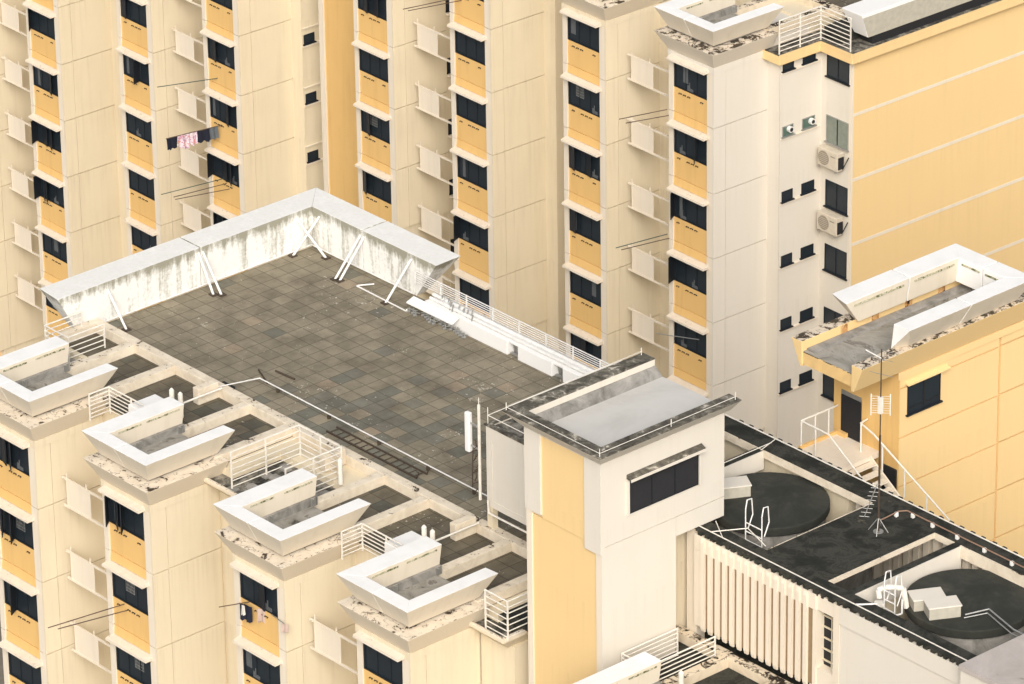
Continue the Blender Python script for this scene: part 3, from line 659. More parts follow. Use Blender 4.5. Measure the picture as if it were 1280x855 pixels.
# front fins
for i in range(15):
    x = 18.72 + i * .322
    f = M().prismx([(-8.76, -.18), (-8.72, -.30), (-8.66, -.30), (-8.66, 2.93), (-8.72, 2.93), (-8.76, 2.8)], x, x + .15)
    f.build('fin', 'frame', TH)
M().box(18.38, 23.55, -8.665, -8.4, -.2, 2.41).build('front_wall', 'tan', TH)  # cream wall behind the fins, shade of the gaps put into its colour
M().box(18.38, 23.69, -8.70, -8.445, 2.42, 2.935).build('fascia', 'frame', TH)
M().box(18.38, 18.70, -8.70, -8.3, -.2, 2.41).build('end_pier', 'frame', TH)
M().box(23.70, 24.42, -8.62, -8.3, 2.42, 2.93).build('fascia', 'frame', TH)
M().box(23.45, 23.70, -8.66, -8.3, -.35, 2.93).box(24.42, 24.68, -8.66, -8.3, -.35, 2.93).box(23.70, 24.42, -8.62, -8.3, -.35, .43).build('opening_frame', 'frame', TH)
M().box(24.70, 31.2, -8.62, -8.35, BASE, 2.32).box(24.70, 31.2, -8.68, -8.35, 2.345, 2.935).build('side_wall', 'towerw', TH)
sh = M().box(23.70, 24.42, -8.32, -8.30, .43, 2.9)
sh.build('opening_back', 'dark', TH)
sl = M()
for i in range(5): sl.box(23.70, 24.42, -8.40, -8.33, .62 + i * .38, .64 + i * .38)
sl.box(24.05, 24.07, -8.36, -8.33, .43, 2.9).build('shelf_slats', 'cream', TH)
# ragged front drip edge: short bitumen tongues between fins
rr = random.Random(3); x = 18.4; q = 0; prev = None
dr = M()
while x < 31:
    wd = .06 + rr.random() * .16; zb2 = 2.95 - rr.random() * .06 if q % 2 else 3.03
    dr.box(x, x + wd + .001, -8.655 - .004 * (q % 2), -8.5, zb2, 3.085); x += wd; q += 1
dr.build('drip_edge', 'black', TH)
dr = M().box(13.9, 31, -2.722, -2.70, 3.0, 3.105); x = 14.
while x < 31:
    dr.box(x, x + .16, -2.71, -2.60, 2.96, 3.13); x += .42 + rr.random() * .06
dr.build('drip_edge', 'black', TH)
M().box(13.4, 31.2, -8.64, -8.499, Z1 - .03, Z1 + .004).build('roof_lip', 'black', TH)
# wires around the roof edge
wr = M().tube([(18.4, -8.5, 3.14), (31, -8.5, 3.14)], .02).tube([(13.5, -2.78, 3.18), (31, -2.78, 3.18)], .022).tube([(16.0, -3.6, 3.14), (15.8, -2.8, 3.16)], .015).tube([(15.85, -8.0, 3.14), (15.85, -3.0, 3.14)], .015)
wr.tube([(18.9, -8.5, 3.13), (19.5, -7.5, 3.13), (20.7, -7.9, 3.13)], .018).tube([(18.5, -7.9, 3.13), (19.45, -8.5, 3.13)], .015)
wr.build('lightning_wire', 'rail', TH)
# pipe with little block supports along the back of the roof
pk = M().tube([(22.0, -4.4, 3.22), (22.0, -3.5, 3.25), (22.15, -3.28, 3.25), (31, -3.28, 3.22)], .022, 8)
pk_o = pk.build('roof_pipe', 'redpipe', TH)
for x, y in ((22.0, -3.6), (22.4, -3.28), (23.25, -3.28), (24.3, -3.28), (25.45, -3.28), (26.6, -3.28), (28, -3.28)):
    M().box(x - .055, x + .055, y - .055, y + .055, 3.1, 3.25).build('pipe_block', 'railw', pk_o, bevel=.02)
# left part behind the tower: raised box with parapet
M().box(8.72, 15.2, -8.72, -8.6, .22, 3.08).box(8.72, 8.84, -8.6, -2.8, .22, 3.08).box(8.84, 13.5, -8.6, -2.8, .22, .4).build('box_wall', 'towerw', TH)
M().box(8.80, 15.0, -8.74, -8.722, 2.6, 3.06).box(8.80, 9.0, -8.74, -8.722, .5, 2.6).box(9.0, 15.0, -8.74, -8.722, .22, .45).build('box_trim', 'towerw', TH)
M().box(8.842, 13.4, -8.598, -2.8, 2.9, 3.02).build('box_roof', 'debris', TH)
M().box(8.66, 13.4, -8.76, -8.58, 3.081, 3.13).box(8.66, 8.86, -8.58, -2.8, 3.081, 3.13).build('box_rim', 'gutter', TH)
M().tube([(8.75, -2.9, 3.42), (8.75, -8.66, 3.42), (13.4, -8.66, 3.42)], .016).cyl((8.75, -8.66, 3.12), (8.75, -8.66, 3.7), .016).build('box_wire', 'rail', TH)
M().box(8.72, 8.98, -8.72, -8.5, -.9, .22).build('leg', 'cream', TH)
M().box(8.74, 8.9, -4, -3.8, -.9, .22).build('leg', 'cream', TH)
M().tube([(8.9, -8.85, .5), (8.95, -8.85, .05), (15, -8.85, .08)], .035).build('box_pipe', 'rail', TH)
# neighbouring pinkish slab at the lower right
M().box(30.05, 40, -9.0, -2, BASE, 3.14).build('annexe_wall', 'towerw', TH)
M().box(30.02, 40, -9.05, -1.9, 3.145, 3.3).build('annexe_roof', 'pinkslab', TH)

# tanks
def tank(x, y, r, z, label):
    T = thing('water_tank', label, 'water tank', (x, y, -.2), group='round black-lidded water tanks')
    b = M(); b.cyl((x, y, -.2), (x, y, z - .3), r - .12, 64); b.build('tank_wall', 'conc', T)
    l = M(); l.cyl((x, y, z - .3), (x, y, z), r, 72); l.build('lid', 'lid', T, bevel=.04)
    return T
tank(18.05, -5.22, 1.9, 2.74, 'round water tank with black lid, nearest the white tower')
tank(26.75, -5.25, 1.95, 2.74, 'round water tank with black lid at the lower right, two white boxes on it')
def white_box(x, y, z, w_, d, h_, ang, label, name='equipment_box'):
    T = thing(name, label, 'box', (0, 0, 0), math.radians(ang), (x, y, z), 'white boxes on the water tanks')
    M().box(-w_ / 2, w_ / 2, -d / 2, d / 2, 0, h_ - .05).build('body', 'boxgrey', T, bevel=.02)
    M().box(-w_ / 2 - .03, w_ / 2 + .03, -d / 2 - .03, d / 2 + .03, h_ - .048, h_).build('lid', 'towerw', T, bevel=.015)
white_box(26.15, -6.45, 2.73, .98, .62, .40, 61, 'white box on the lower right tank, the one further back')
white_box(26.85, -6.5, 2.73, .98, .6, .42, 61, 'white box on the lower right tank, the one nearer the viewer')
white_box(17.0, -5.75, 2.73, .98, .62, .42, 61, 'white box on the tank beside the white tower')

def hoop_ladder(label, x, y, dx, z0, z1):
    T = thing('tank_ladder', label, 'ladder', (x, y, z0), group='white hooped ladders at the tanks')
    for s in (0, dx):
        M().tube([(x + s, y, z0), (x + s, y, z1 - .25), (x + s - .06, y + .12, z1), (x + s - .1, y + .35, z1 - .05), (x + s - .1, y + .4, z1 - .6), (x + s - .05, y + .15, z1 - 1.0)], .02, 8).build('hoop_rail', 'railw', T)
    for i in range(7): M().cyl((x, y, z0 + .3 + i * .3), (x + dx, y, z0 + .3 + i * .3), .02).build('rung', 'railw', T)
hoop_ladder('white hooped ladder down to the tank beside the white tower', 19.4, -7.5, .72, 1.2, 4.0)
hoop_ladder('white hooped ladder at the lower right tank, left of the white boxes', 25.35, -7.45, .45, 1.2, 3.85)
# overflow pipe and rail on the right tank
op = thing('overflow_pipe', 'white goose-neck overflow pipes beside the white boxes on the lower right tank', 'pipe', (25.6, -7.3, 2.6))
M().tube([(25.2, -7.5, 3.0), (25.15, -7.5, 3.25), (25.3, -7.35, 3.35), (25.7, -7.0, 3.35), (25.8, -6.95, 2.7)], .09, 10).cyl((25.2, -7.5, 2.75), (25.2, -7.5, 2.85), .16, 12).build('goose_neck', 'rail', op)
M().tube([(26.1, -7.45, 3.3), (26.1, -7.45, 2.8), (25.7, -7.7, 2.6), (25.55, -7.95, 3.1), (25.2, -8.5, 3.14)], .03).build('stay', 'railw', op)
tr_ = thing('tank_rail', 'thin grey handrail lying across the lid of the lower right tank', 'railing', (28, -5.8, 2.72))
M().tube([(27.6, -6.3, 2.95), (27.9, -5.6, 3.0), (29.2, -5.9, 2.95), (30, -5.9, 2.95)], .025).tube([(27.6, -6.35, 2.86), (27.92, -5.68, 2.9), (29.2, -6.0, 2.86), (30, -6.0, 2.86)], .02).build('tube', 'steel', tr_)

# antenna mast
am = thing('antenna_mast', 'slim grey television antenna mast standing on the black tank house roof', 'antenna', (22.33, -4.7, 3.1))
M().cyl((22.33, -4.7, 3.1), (22.33, -4.7, 6.4), .034, 10).cyl((22.33, -4.7, 6.4), (22.33, -4.7, 9.3), .02, 8).build('mast', 'rust', am)
M().cyl((22.33, -4.7, 3.1), (22.33, -4.7, 3.13), .16, 14).tube([(22.05, -4.85, 3.12), (22.33, -4.7, 3.6), (22.6, -4.55, 3.12)], .014).tube([(22.15, -4.4, 3.12), (22.33, -4.7, 3.6), (22.55, -5.0, 3.12)], .014).build('foot', 'steel', am)
g = M()
for s in (-1, 1):
    for i in range(8): g.cyl((22.33 + s * .04, -4.7 + s * .03, 7.72 - i * .08), (22.33 + s * .21, -4.7 + s * .2, 7.72 - i * .08), .006, 5)
    g.cyl((22.33 + s * .21, -4.7 + s * .2, 7.08), (22.33 + s * .21, -4.7 + s * .2, 7.8), .018, 6)
g.box(22.27, 22.39, -4.77, -4.65, 7.15, 7.7)
g.build('grid_antenna', 'rail', am)
y_ = M().cyl((22.3, -4.75, 4.75), (22.0, -4.98, 3.6), .016)
for i in range(9):
    f_ = i / 8.; p = Vector((22.3, -4.75, 4.75)).lerp(Vector((22.0, -4.98, 3.6)), f_); q = Vector((.12, .09, .0))
    y_.cyl(p - q, p + q, .008, 5)
y_.build('yagi_antenna', 'steel', am)
y2 = M().cyl((22.33, -4.7, 9.0), (21.95, -5.0, 9.25), .03)
for z in (8.45, 8.95, 9.25): y2.cyl((22.33 - .4, -4.7 - .1, z), (22.33 + .4, -4.7 + .1, z + .03), .008, 5)
y2.build('top_antenna', 'steel', am)

# ================================================================== YELLOW STAIR TOWER (rear wing)
ST = thing('stair_tower', 'yellow stair tower at the right with white parapets round its stained flat roof', 'tower', (16.4, 3.5, BASE))
M().box(15.1, 17.47, 1.0, 5.55, BASE, 5.35).box(15.1, 17.42, 5.55, 7.2, BASE, 5.35).build('wall', 'gable', ST)
M().box(14.6, 17.54, .97, 1.0, BASE, 1.74).box(14.6, 14.95, .97, 1.0, 1.74, 5.2).box(15.88, 17.54, .97, 1.0, 1.74, 5.2).box(14.95, 15.88, .97, 1.0, 3.28, 5.2).box(14.6, 15.1, 1.0, 3.0, BASE, 5.2).build('front_wall', 'yellow', ST)
pn = M(); z = 5.0
for i in range(14):
    zt = 5.3 if i == 0 else 4.27 - (i - 1) * 1.75 - .03; zl = 4.27 - i * 1.75 + .03
    pn.box(17.47, 17.54, 1.001, 5.48, zl, zt).box(17.42, 17.52, 5.6, 7.0, zl, zt)
pn.build('wall_panels', 'gable', ST)
M().box(14.97, 15.86, .93, .968, 1.76, 3.2).build('door', 'dark', ST)
M().box(14.97, 15.86, .94, .969, 3.21, 3.36).build('door_head', 'steel', ST)
o_, = wall_openings(ST, [(1.32, 2.8, 3.27, 4.28)], 'x', 17.54, 'glass')
M().box(17.55, 17.58, 1.35, 2.78, 3.45, 3.48).box(17.55, 17.585, 2.03, 2.07, 3.3, 4.26).build('bars', 'dark', o_)
M().prismy([(17.541, 4.38), (17.72, 4.36), (17.72, 4.40), (17.541, 4.46)], 1.2, 3.1).build('canopy', 'gable', ST)
# roof
M().box(15.1, 17.52, -.9, 7.0, 5.1, 5.421).build('roof_slab', 'gable', ST)
M().box(15.2, 17.5, -1.02, 7.1, 5.422, 5.47).build('roof_surface', 'cracked', ST)
M().prismy([(15.12, 4.95), (15.24, 4.95), (15.22, 5.82), (14.74, 5.82)], -1.1, 7.2).build('eaves', 'cornice_y', ST, bevel=.02)
M().prismy([(17.45, 4.88), (17.56, 4.88), (17.96, 5.82), (17.47, 5.82)], -1.12, 7.2).build('eaves', 'cornice_y', ST, bevel=.02)
M().box(17.54, 17.585, .9, 7.0, 4.62, 4.87).build('frieze', 'gable', ST)
M().box(15.22, 17.48, 6.3, 6.9, 5.42, 5.83).build('upstand', 'cornice', ST)
rp = M()
for y in (.6, 2.0, 3.5, 5.0): M().box(15.221, 15.25, y, y + .3, 5.47, 5.80).build('rust_patch', 'rustp', ST)
M().hexa([(15.25, -.9, 5.471), (15.6, -.9, 5.471), (15.6, 6.2, 5.471), (15.25, 6.2, 5.471)], [(15.25, -.9, 5.53), (15.5, -.9, 5.5), (15.5, 6.2, 5.5), (15.25, 6.2, 5.53)]).build('fillet', 'conc', ST)
M().prismx([(-1.06, 5.02), (-1.06, 5.44), (-.9, 5.44), (-.9, 5.02)], 15.22, 17.47).build('roof_edge', 'rusty', ST)
def uh(bot, top, nm='roof_parapet'): return M().hexa([(x, y, 5.83) for x, y in bot], [(x, y, 6.72) for x, y in top]).build(nm, 'parapet', ST, bevel=.012)
uh([(15.05, 1.3), (15.42, 1.2), (15.42, 3.34), (15.05, 3.34)], [(14.7, .72), (15.55, .5), (15.55, 3.34), (14.7, 3.38)])
uh([(15.05, 3.42), (15.42, 3.4), (15.42, 5.6), (15.05, 6.0)], [(14.7, 3.44), (15.55, 3.4), (15.55, 5.58), (14.7, 6.3)])
uh([(15.42, 5.6), (16.58, 5.6), (16.58, 6.0), (15.05, 6.0)], [(15.55, 5.58), (16.58, 5.58), (16.58, 6.3), (14.7, 6.3)])
uh([(16.64, 5.6), (17.5, 5.6), (17.75, 6.0), (16.64, 6.0)], [(16.64, 5.58), (17.55, 5.58), (18.3, 6.3), (16.64, 6.3)])
uh([(17.5, 3.4), (17.75, 3.4), (17.75, 6.0), (17.5, 5.6)], [(17.6, 3.42), (18.3, 3.42), (18.3, 6.3), (17.55, 5.58)])
uh([(17.5, .6), (17.75, 1.1), (17.75, 3.34), (17.5, 3.34)], [(17.6, .6), (18.3, .62), (18.3, 3.36), (17.6, 3.36)])
mo = M().box(15.421, 15.56, .9, 3.1, 6.5, 6.56).box(15.421, 15.56, 3.6, 5.4, 6.5, 6.56).box(15.7, 16.5, 5.56, 5.6, 6.5, 6.56).box(16.75, 17.4, 5.56, 5.6, 6.5, 6.56)
mo.build('moss_line', 'green', ST)
# landing, steps, rails
M().box(14.9, 16.75, -.75, .97, 1.6, 1.76).build('landing', 'frame', ST)
M().box(14.8, 14.9, -.8, .97, 1.55, 1.86).box(14.9, 15.3, .80, .969, 1.761, 1.9).build('landing_kerb', 'yellow', ST)
for i in range(6):
    M().box(16.75 + i * .28, 17.0 + i * .28, -.75, .5, 1.52 - i * .2, 1.58 - i * .2).build('step', 'frame', ST)
M().hexa([(16.7, .5, 1.45), (18.5, .5, .2), (18.5, .56, .2), (16.7, .56, 1.45)], [(16.7, .5, 1.78), (18.5, .5, .55), (18.5, .56, .55), (16.7, .56, 1.78)]).build('stringer', 'frame', ST)
def hr(label, pts, posts, drop=1.0):
    T = thing('stair_rail', label, 'railing', (pts[0][0], pts[0][1], pts[0][2] - drop), group='pale handrails of the outside stair')
    M().tube(pts, .03, 8).build('handrail', 'rail', T)
    for p in posts: M().cyl(p, (p[0], p[1], p[2] - drop), .028, 8).build('post', 'rail', T)
hr('pale handrail round the landing at the yellow tower door, left side', [(14.85, .9, 2.75), (14.85, -.72, 2.75), (16.1, -.72, 2.72), (18.4, -.72, 1.2)], [(14.85, .5, 2.75), (14.85, -.72, 2.75), (15.5, -.72, 2.73), (14.85, -.1, 2.75)])
hr('pale handrail down the outside stair against the yellow wall, right side', [(16.2, .9, 2.75), (16.25, .55, 2.75), (16.9, .5, 2.6), (20.5, .5, .75)], [(16.3, .52, 2.75), (17.3, .5, 2.4), (18.3, .5, 1.88), (19.3, .5, 1.36)])
M().box(16.9, 17.5, .9, .968, .2, 1.4).build('low_opening', 'dark', ST)

# ================================================================== FAR BLOCK
OFF_F = (0, 0, BASE)
FB = thing('apartment_block', 'tall cream apartment block behind, with yellow window panels and a yellow end wall', 'apartment building', OFF_F, FAR_R, (FAR_O[0], FAR_O[1], BASE))
DZ = -.17
US = [0, -6.34, -13.42, -19.76, -30.38, -36.72, -43.80, -50.14]
core = M()
core.box(.29, 2.06, 5.48, 80, BASE, -1.56)
core.box(-.45, .29, 3.26, 80, BASE, -1.56)
def slot(a, b, v): core.box(a, b, v, 30, BASE, -1.02)
slot(-2.9, -.45, 5.5); slot(-6.8, -2.9, 5.5); slot(-12.0, -9.0, 5.5) if False else None
core.box(-9.7, -6.8, 3.26, 30, BASE, -1.02); core.box(-13.8, -9.7, 5.5, 30, BASE, -1.02)
core.box(-13.11, -12.9, 3.26, 5.6, BASE, -1.02) if False else None
core.box(-24.5, -20.2, 3.26, 30, BASE, 4); core.box(-20.2, -13.8, 5.5, 30, BASE, 4); core.box(-30.8, -24.5, 6.5, 30, BASE, 4)
core.box(-37.5, -30.8, 5.5, 30, BASE, 4); core.box(-44.2, -37.5, 5.5, 30, BASE, 4); core.box(-56, -44.2, 5.5, 30, BASE, 4)
core.build('main_wall', 'cream', FB)
# return walls beside each open slot (step out from the wing flank)
for u, far_u in ((-6.34, None), (-13.42, None), (-30.38, None), (-43.8, None), (0, None)):
    M().box(u - .42, u + .32, 3.24, 5.6 if u else 5.47, BASE, -1.56 if u in (0, -6.34) else 4).build('return_wall', 'cream' if u else 'towerw', FB)  # end wing's return lightened like its wall, for the brighter light there
sash_f = {0: {2: [(.02, 30)], }, -6.34: {2: [(.05, 70), (1.0, 75)], 6: [(.3, 30)]}, -13.42: {4: [(.02, 25)], 0: [(.9, 70)]}, -19.76: {1: [(.35, 70), (1.0, 75)], 3: [(.3, 70)]},
          -30.38: {4: [(1.1, 65)], 5: [(.02, 25), (.7, 75), (1.2, 60)], 3: [(.3, 70)], 6: [(.1, 40), (.5, 60)]}, -36.72: {3: [(.05, 75)], 4: [], 5: []}, -43.8: {6: [(.05, 25), (.5, 75), (1.0, 65)], 7: [(.05, 20), (.3, 60), (.6, 50)]}}
K0 = {0: 0, -6.34: 0, -13.42: 0, -19.76: 0, -30.38: 2, -36.72: 3, -43.8: 4, -50.14: 4}
K1 = {0: 6, -6.34: 6, -13.42: 6, -19.76: 5, -30.38: 7, -36.72: 8, -43.8: 10, -50.14: 11}
for i, u in enumerate(US):
    wing(FB, (u, 0), 0, H_F, K0[u] if K0[u] else 0, K1[u], DZ, head=(u > -10), heavy=(u == 0), seed=20 + i, sashes=sash_f.get(u, {}), wallm='towerw' if u == 0 else 'cream')  # end wing's paler wall colour stands in for the brighter light on it
for u, k0, k1 in ((0, 0, 6), (-19.76 + 6.34, 0, 6), (-30.38, 2, 7), (-43.8, 4, 10)):
    pair_rail(FB, (u, 0), -1.65 + DZ, H_F, k0, k1)
# windows at the back of the slots, small balconies seen behind the drying frames
for u, k0, k1 in ((0, 0, 6), (-13.42, 0, 6), (-30.38, 2, 7)):
    for k in range(k0, k1):
        z = -1.65 + DZ - H_F * k
        wall_openings(FB, [(3.3, 4.6, z - 1.42, z - .80)], 'x', u - 6.80 + .012, 'glass')
        M().box(u - 6.80, u - 6.55, 3.25, 4.7, z - 1.58, z - 1.51).build('sill', 'frame', FB)
# recess beside the yellow end wall
z0f = -1.65 + DZ
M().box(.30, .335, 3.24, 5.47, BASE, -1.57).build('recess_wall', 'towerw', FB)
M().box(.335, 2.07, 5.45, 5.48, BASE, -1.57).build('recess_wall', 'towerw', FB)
M().box(1.93, 2.10, 5.43, 5.52, BASE, -1.56).build('corner_strip', 'frame', FB)
for k in range(0, 6):
    zt = z0f - H_F * k
    hgt = .43
    gm = 'green_glass' if k == 1 else 'glass'
    wall_openings(FB, [(3.36, 3.94, zt - .03 - hgt, zt - .03), (4.42, 5.10, zt - .0 - hgt, zt - .0)], 'x', .336, gm)
    M().box(.336, .41, 3.30, 5.3, zt - .56, zt - .50).build('sill', 'frame', FB)
    if k == 1:
        for v in (3.72, 4.88):
            M().cyl((.35, v, zt - .2), (.5, v, zt - .2), .13, 12).build('exhaust_fan', 'railw', FB)
            M().cyl((.5, v, zt - .2), (.51, v, zt - .2), .085, 10).build('fan_grille', 'dark', FB)
    wb = wall_openings(FB, [(.66, 1.92, zt - 1.12, zt + .02)], 'y', 5.449, 'pale_glass' if k == 1 else 'glass')[0]
    M().box(1.28, 1.31, 5.41, 5.44, zt - 1.1, zt).build('mullion', 'wframe', wb)
# yellow gable with storey bands
M().box(2.07, 2.095, 5.52, 80, BASE, -1.56).build('end_wall', 'gable', FB)
for k in range(0, 8):
    zz = -4.20 - H_F * k
    M().box(2.09, 2.11, 5.53, 80, zz - .065, zz + .065).build('storey_band', 'frame', FB)
# roof edge over recess and gable
M().box(-.40, .62, 2.95, 5.45, -1.85, -1.5).box(.60, 2.42, 5.1, 5.45, -1.85, -1.5).box(2.0, 2.44, 5.45, 80, -1.85, -1.52).build('roof_edge', 'gable', FB, bevel=.02)
M().box(-.32, .55, 3.02, 80, -1.499, -1.46).box(.55, 2.38, 5.16, 80, -1.499, -1.465).build('roof_debris', 'debris', FB)
M().box(2.38, 2.45, 5.12, 80, -1.519, -1.42).box(.6, 2.38, 5.08, 5.15, -1.499, -1.42).box(.56, .63, 2.95, 5.1, -1.499, -1.43).build('roof_kerb', 'gable', FB)
# roof of the block around the last wings
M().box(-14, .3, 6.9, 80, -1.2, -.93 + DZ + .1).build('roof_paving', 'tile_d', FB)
M().box(-13, .3, 6.55, 6.9, -1.1, -.55 + DZ).build('roof_beam', 'beam_d', FB)
for u in (-2.98, -.74, -6.34 - 2.98, -6.34 - .74):
    M().box(u, u + .34, 3.2, 6.549, -1.1, -.555 + DZ).build('roof_beam', 'beam_d', FB)
M().box(.3, 1.3, 5.6, 80, -1.46, -1.0).build('roof_paving', 'black', FB)
# big white parapet over the gable
M().hexa([(1.35, 6.2, -1.1), (2.12, 6.2, -1.1), (2.12, 80, -1.1), (1.35, 80, -1.1)], [(1.0, 5.83, -.08), (2.16, 5.83, -.08), (2.16, 80, -.08), (1.0, 80, -.08)]).build('roof_parapet', 'white', FB, bevel=.02)
M().hexa([(2.125, 6.22, -1.1), (2.13, 6.22, -1.1), (2.13, 80, -1.1), (2.125, 80, -1.1)], [(2.165, 5.88, -.2), (2.18, 5.88, -.2), (2.18, 80, -.2), (2.165, 80, -.2)]).build('parapet_face', 'boxgrey', FB)
M().box(1.4, 2.1, 6.5, 30, -1.46, -1.1).build('parapet_base', 'dark', FB)
# yellow-striped stair shaft between the third and fourth windows columns
M().box(-28.12, -24.7, 2.86, 7, BASE, 4).build('shaft_wall', 'towerw', FB)
M().box(-28.12, -27.80, 2.72, 2.86, BASE, 4).box(-25.0, -24.7, 2.72, 2.86, BASE, 4).build('shaft_strip', 'frame', FB)
M().box(-27.80, -25.0, 2.79, 2.859, BASE, 4).build('yellow_stripe', 'yellow', FB)
for k in range(2, 7):
    zt = z0f - H_F * k
    M().box(-30.06, -30.03, 3.24, 3.3, zt - 2, zt).build('joint', 'cream', FB)
    wall_openings(FB, [(3.36, 3.94, zt - .46, zt - .03), (4.42, 5.10, zt - .46, zt)], 'x', -30.05, 'glass')
    M().box(-30.055, -29.97, 3.27, 5.5, zt - .60, zt - .52).build('sill', 'frame', FB)
    M().box(-30.055, -29.99, 3.27, 5.5, zt + .25, zt + .3).build('sill', 'frame', FB)

guard('white guard rail at the roof edge of the far block, above the air conditioners', [(.42, 3.1), (.42, 5.3), (2.1, 5.3)], -1.46, -.05, 7, [2, 1], xf=True)

# neighbouring yellow wall at the right edge
NW = thing('neighbour_block', 'sliver of another yellow wall with white bands at the right edge', 'apartment building', (16, 12, BASE))
M().box(15.5, 17.28, 7.35, 24, BASE, 4.9).build('wall', 'gable', NW)
for z in (3.33, 1.16, -1.0, -3.14): M().box(17.28, 17.30, 7.35, 24, z - .07, z + .07).build('storey_band', 'frame', NW)

# air conditioners
def aircon(u, v, z, label, big=False):
    at = farp(u, v, z)
    T = thing('air_conditioner', label, 'air conditioner', (0, 0, 0), FAR_R, at, 'outdoor air conditioner units')
    M().box(0, 1.12, -.42, -.02, 0, .78).build('casing', 'beige', T, bevel=.03)
    cxx = .38 if big else .34
    f = M().cyl((cxx, -.421, .39), (cxx, -.435, .39), .3, 20).build('fan_cover', 'fan', T)
    for i in range(6): M().box(cxx - .26, cxx + .26, -.445, -.436, .18 + i * .08, .19 + i * .08).build('louvre', 'beige', f)
    M().box(.74, .98, -.428, -.421, .55, .6).build('badge', 'fan', T)
    M().box(1.125, 1.16, -.38, -.1, .1, .6).build('side_grille', 'dark', T)
    M().box(.05, .1, -.45, .0, -.06, 0).build('bracket', 'steel', T)
    M().box(1.0, 1.05, -.45, 0, -.06, 0).build('bracket', 'steel', T)
    M().cyl((1.2, -.2, .1), (1.35, -.02, .6), .02).build('hose', 'dark', T)
aircon(.62, 5.44, z0f - H_F * 1 - 2.02, 'beige air conditioner under the pale double window, the upper one of two')
aircon(.62, 5.44, z0f - H_F * 2 - 2.02, 'beige air conditioner under the dark window, the lower one of two', True)

# ================================================================== LAUNDRY AND POLES
def poles(label, pairs, mat='pole', group='bamboo drying poles sticking out of the windows', r=.018):
    p = pairs[0][0]
    T = thing('drying_poles' if len(pairs) > 1 else 'drying_pole', label, 'drying pole', tuple(p), group=group)
    for i, (a, b) in enumerate(pairs):
        M().cyl(a, b, r, 6).build('pole', mat[i] if isinstance(mat, list) else mat, T)
    return T
fp = farp
poles('pair of dark drying poles sticking out of a lower window in the left foreground', [((-2.75, -14.75, -5.75), (-2.81, -17.95, -5.5)), ((-2.55, -14.75, -5.90), (-2.75, -17.6, -5.65))])
poles('three drying poles out of the window two floors below the flowered laundry', [(fp(-32.28, .5, -16.9), fp(-32.28, -3.0, -16.62)), (fp(-32.15, .5, -17.1), fp(-32.2, -2.4, -16.9)), (fp(-31.95, .5, -17.3), fp(-32.1, -2.4, -16.98))], ['poleg', 'pole', 'pole'])
poles('single green drying pole out of the window above the flowered laundry', [(fp(-32.5, .5, -12.2), fp(-32.5, -2.8, -11.67))], 'poleg')
poles('pair of dark drying poles at the right, one floor below the top window', [(fp(-3.2, .5, -4.2), fp(-3.2, -2.0, -3.88)), (fp(-3.1, .5, -4.42), fp(-3.15, -1.7, -4.12))])
poles('pair of drying poles at the right, three floors below the top window', [(fp(-3.2, .5, -9.58), fp(-3.2, -2.2, -9.34)), (fp(-3.05, .5, -9.7), fp(-3.1, -2.0, -9.45))], ['poleg', 'pole'])
poles('dark drying poles at the very top edge, left of centre', [(fp(-15.82, .5, -3.3), fp(-15.82, -2.5, -3.0)), (fp(-15.7, .5, -3.4), fp(-15.75, -2.3, -3.1))])
poles('thin pale cord pole across the window above the grey tower roof', [(fp(-1.1, .3, -13.4), fp(-3.4, .1, -13.9))], 'steel')

def cloth(m, o, d, wdt, ln, seed=0, n=8):
    """hanging cloth with folds: o start on the pole, d direction of the pole, ln drop"""
    rr = random.Random(seed); o = Vector(o); d = Vector(d).normalized(); s = Vector((0, 0, 1)).cross(d).normalized()
    R_ = 6; pts = []
    ph = rr.random() * 6; low = [ln * (1 - .18 * rr.random()) for _ in range(n + 1)]
    for side in (0, 1):
        for j in range(R_ + 1):
            for i in range(n + 1):
                a = i / n; b = j / R_
                wob = .045 * math.sin(a * 11 + ph + b) * (.3 + b)
                pts.append(tuple(o + d * (wdt * a * (1 - .07 * b)) + s * (wob + side * .012) + Vector((0, 0, -low[i] * b))))
    f = []; K = (R_ + 1) * (n + 1)
    for j in range(R_):
        for i in range(n):
            q = (j * (n + 1) + i, j * (n + 1) + i + 1, (j + 1) * (n + 1) + i + 1, (j + 1) * (n + 1) + i)
            f.append(q); f.append(tuple(K + x for x in q[::-1]))
    m.add(pts, f)
A = Vector(fp(-32.3, .45, -14.35)); Bv = Vector(fp(-32.3, -2.6, -14.1)); dd = Bv - A
L = thing('laundry_pole', 'pole of washing with a pink flowered cloth between dark clothes, upper left', 'laundry', tuple(A))
M().cyl(A, Bv, .02, 6).build('pole', 'pole', L)
for s_, w_, l_, mt, sd in ((.25, .45, .62, 'cloth_l', 1), (.7, .75, .62, 'cloth_n', 2), (1.4, .45, .62, 'cloth_p', 3), (1.85, .6, .72, 'cloth_p', 4), (2.45, .6, .62, 'cloth_n', 5)):
    c = M(); cloth(c, A + dd.normalized() * s_, dd, w_, l_, sd); c.build('garment', mt, L, smooth=True)
A = Vector((4.1, -14.9, -2.88)); Bv = Vector((3.85, -15.95, -2.78))
L = thing('laundry_pole', 'navy shirt with white trim hanging on a short pole, third wing in the foreground', 'laundry', tuple(A), group='washing at the foreground window')
M().cyl(A, Bv, .018).build('pole', 'pole', L)
c = M(); cloth(c, (3.95, -15.2, -2.86), (.8, .15, 0), .52, .62, 7); c.build('shirt', 'cloth_n', L, smooth=True)
c = M(); cloth(c, (4.1, -15.24, -2.86), (.8, .15, 0), .14, .36, 8, 4); c.build('trim', 'cloth_w', L, smooth=True)
c = M(); cloth(c, (4.66, -15.05, -2.84), (.7, .5, 0), .36, .52, 9)
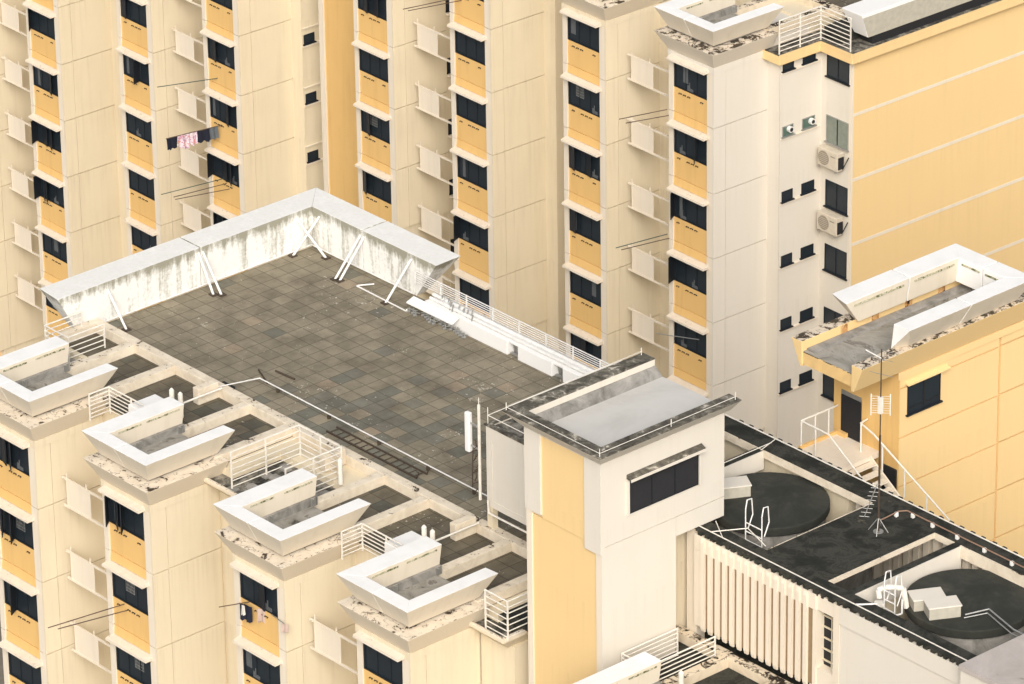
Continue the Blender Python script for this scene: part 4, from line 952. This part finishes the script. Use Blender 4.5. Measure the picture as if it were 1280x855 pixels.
tag(c.build('towel', 'cloth_s', loc=(4.66, -15.05, -2.84)), 'beige towel hanging in front of the yellow panel, next to the navy shirt', 'laundry', 'washing at the foreground window')
L = thing('laundry_pole', 'small pale pink cloth hanging from a thin pole right of the foreground window', 'laundry', (5.3, -14.95, -2.9), group='washing at the foreground window')
M().cyl((5.2, -14.9, -2.88), (6.25, -15.2, -2.70), .014).build('pole', 'steel', L)
c = M(); cloth(c, (6.15, -15.22, -2.72), (.8, .2, 0), .24, .34, 10, 5); c.build('cloth', 'cloth_s', L, smooth=True)
tag(M().box(4.0 - .1, 4.0 + .06, -15.0, -14.95, -2.75, -2.4).build('grey_cloth', 'cloth_l', loc=(4, -15, -2.6)), 'small grey cloth at the left jamb of the window with the navy shirt', 'laundry', 'washing at the foreground window') if False else None

# ================================================================== WORLD, SUN, CAMERA
W = bpy.data.worlds.new('World'); S.world = W; W.use_nodes = True
wt = W.node_tree; bg = wt.nodes['Background']
sky = wt.nodes.new('ShaderNodeTexSky'); sky.sky_type = 'NISHITA'; sky.sun_disc = False
EL, AZ = math.radians(34), math.radians(131)       # azimuth measured from +Y clockwise
sky.sun_elevation = EL; sky.sun_rotation = AZ
sky.air_density = 1.0; sky.dust_density = 6.0; sky.ozone_density = .6
hs = wt.nodes.new('ShaderNodeHueSaturation'); hs.inputs['Saturation'].default_value = .45
wt.links.new(sky.outputs[0], hs.inputs['Color']); wt.links.new(hs.outputs[0], bg.inputs[0]); bg.inputs[1].default_value = .15
sd = bpy.data.lights.new('sun', 'SUN'); sd.energy = 1.85; sd.angle = math.radians(28); sd.color = (1, .955, .885)
so = bpy.data.objects.new('sun', sd); COL.objects.link(so)
dv = Vector((math.sin(AZ) * math.cos(EL), math.cos(AZ) * math.cos(EL), math.sin(EL)))
so.rotation_euler = dv.to_track_quat('Z', 'Y').to_euler(); so.location = dv * 60

yaw, pitch, roll = [math.radians(a) for a in (-49.04251624, 25.99817665, -.86100766)]
f = Vector((math.cos(pitch) * math.sin(yaw), math.cos(pitch) * math.cos(yaw), -math.sin(pitch)))
r_ = Vector((math.cos(yaw), -math.sin(yaw), 0)); u_ = r_.cross(f)
Rr = r_ * math.cos(roll) + u_ * math.sin(roll); Uu = -r_ * math.sin(roll) + u_ * math.cos(roll)
cd = bpy.data.cameras.new('camera'); co = bpy.data.objects.new('camera', cd); COL.objects.link(co)
cd.sensor_width = 36; cd.lens = 6831.011 / 1280 * 36; cd.clip_start = 5; cd.clip_end = 1500
mt = Matrix((Rr, Uu, -f)).transposed().to_4x4(); mt.translation = -f * 186.
co.matrix_world = mt
S.camera = co
S.render.engine = 'CYCLES'; S.cycles.max_bounces = 6; S.cycles.diffuse_bounces = 5
S.view_settings.view_transform = 'Standard'; S.view_settings.look = 'None'; S.view_settings.gamma = 1
S.view_settings.exposure = 0
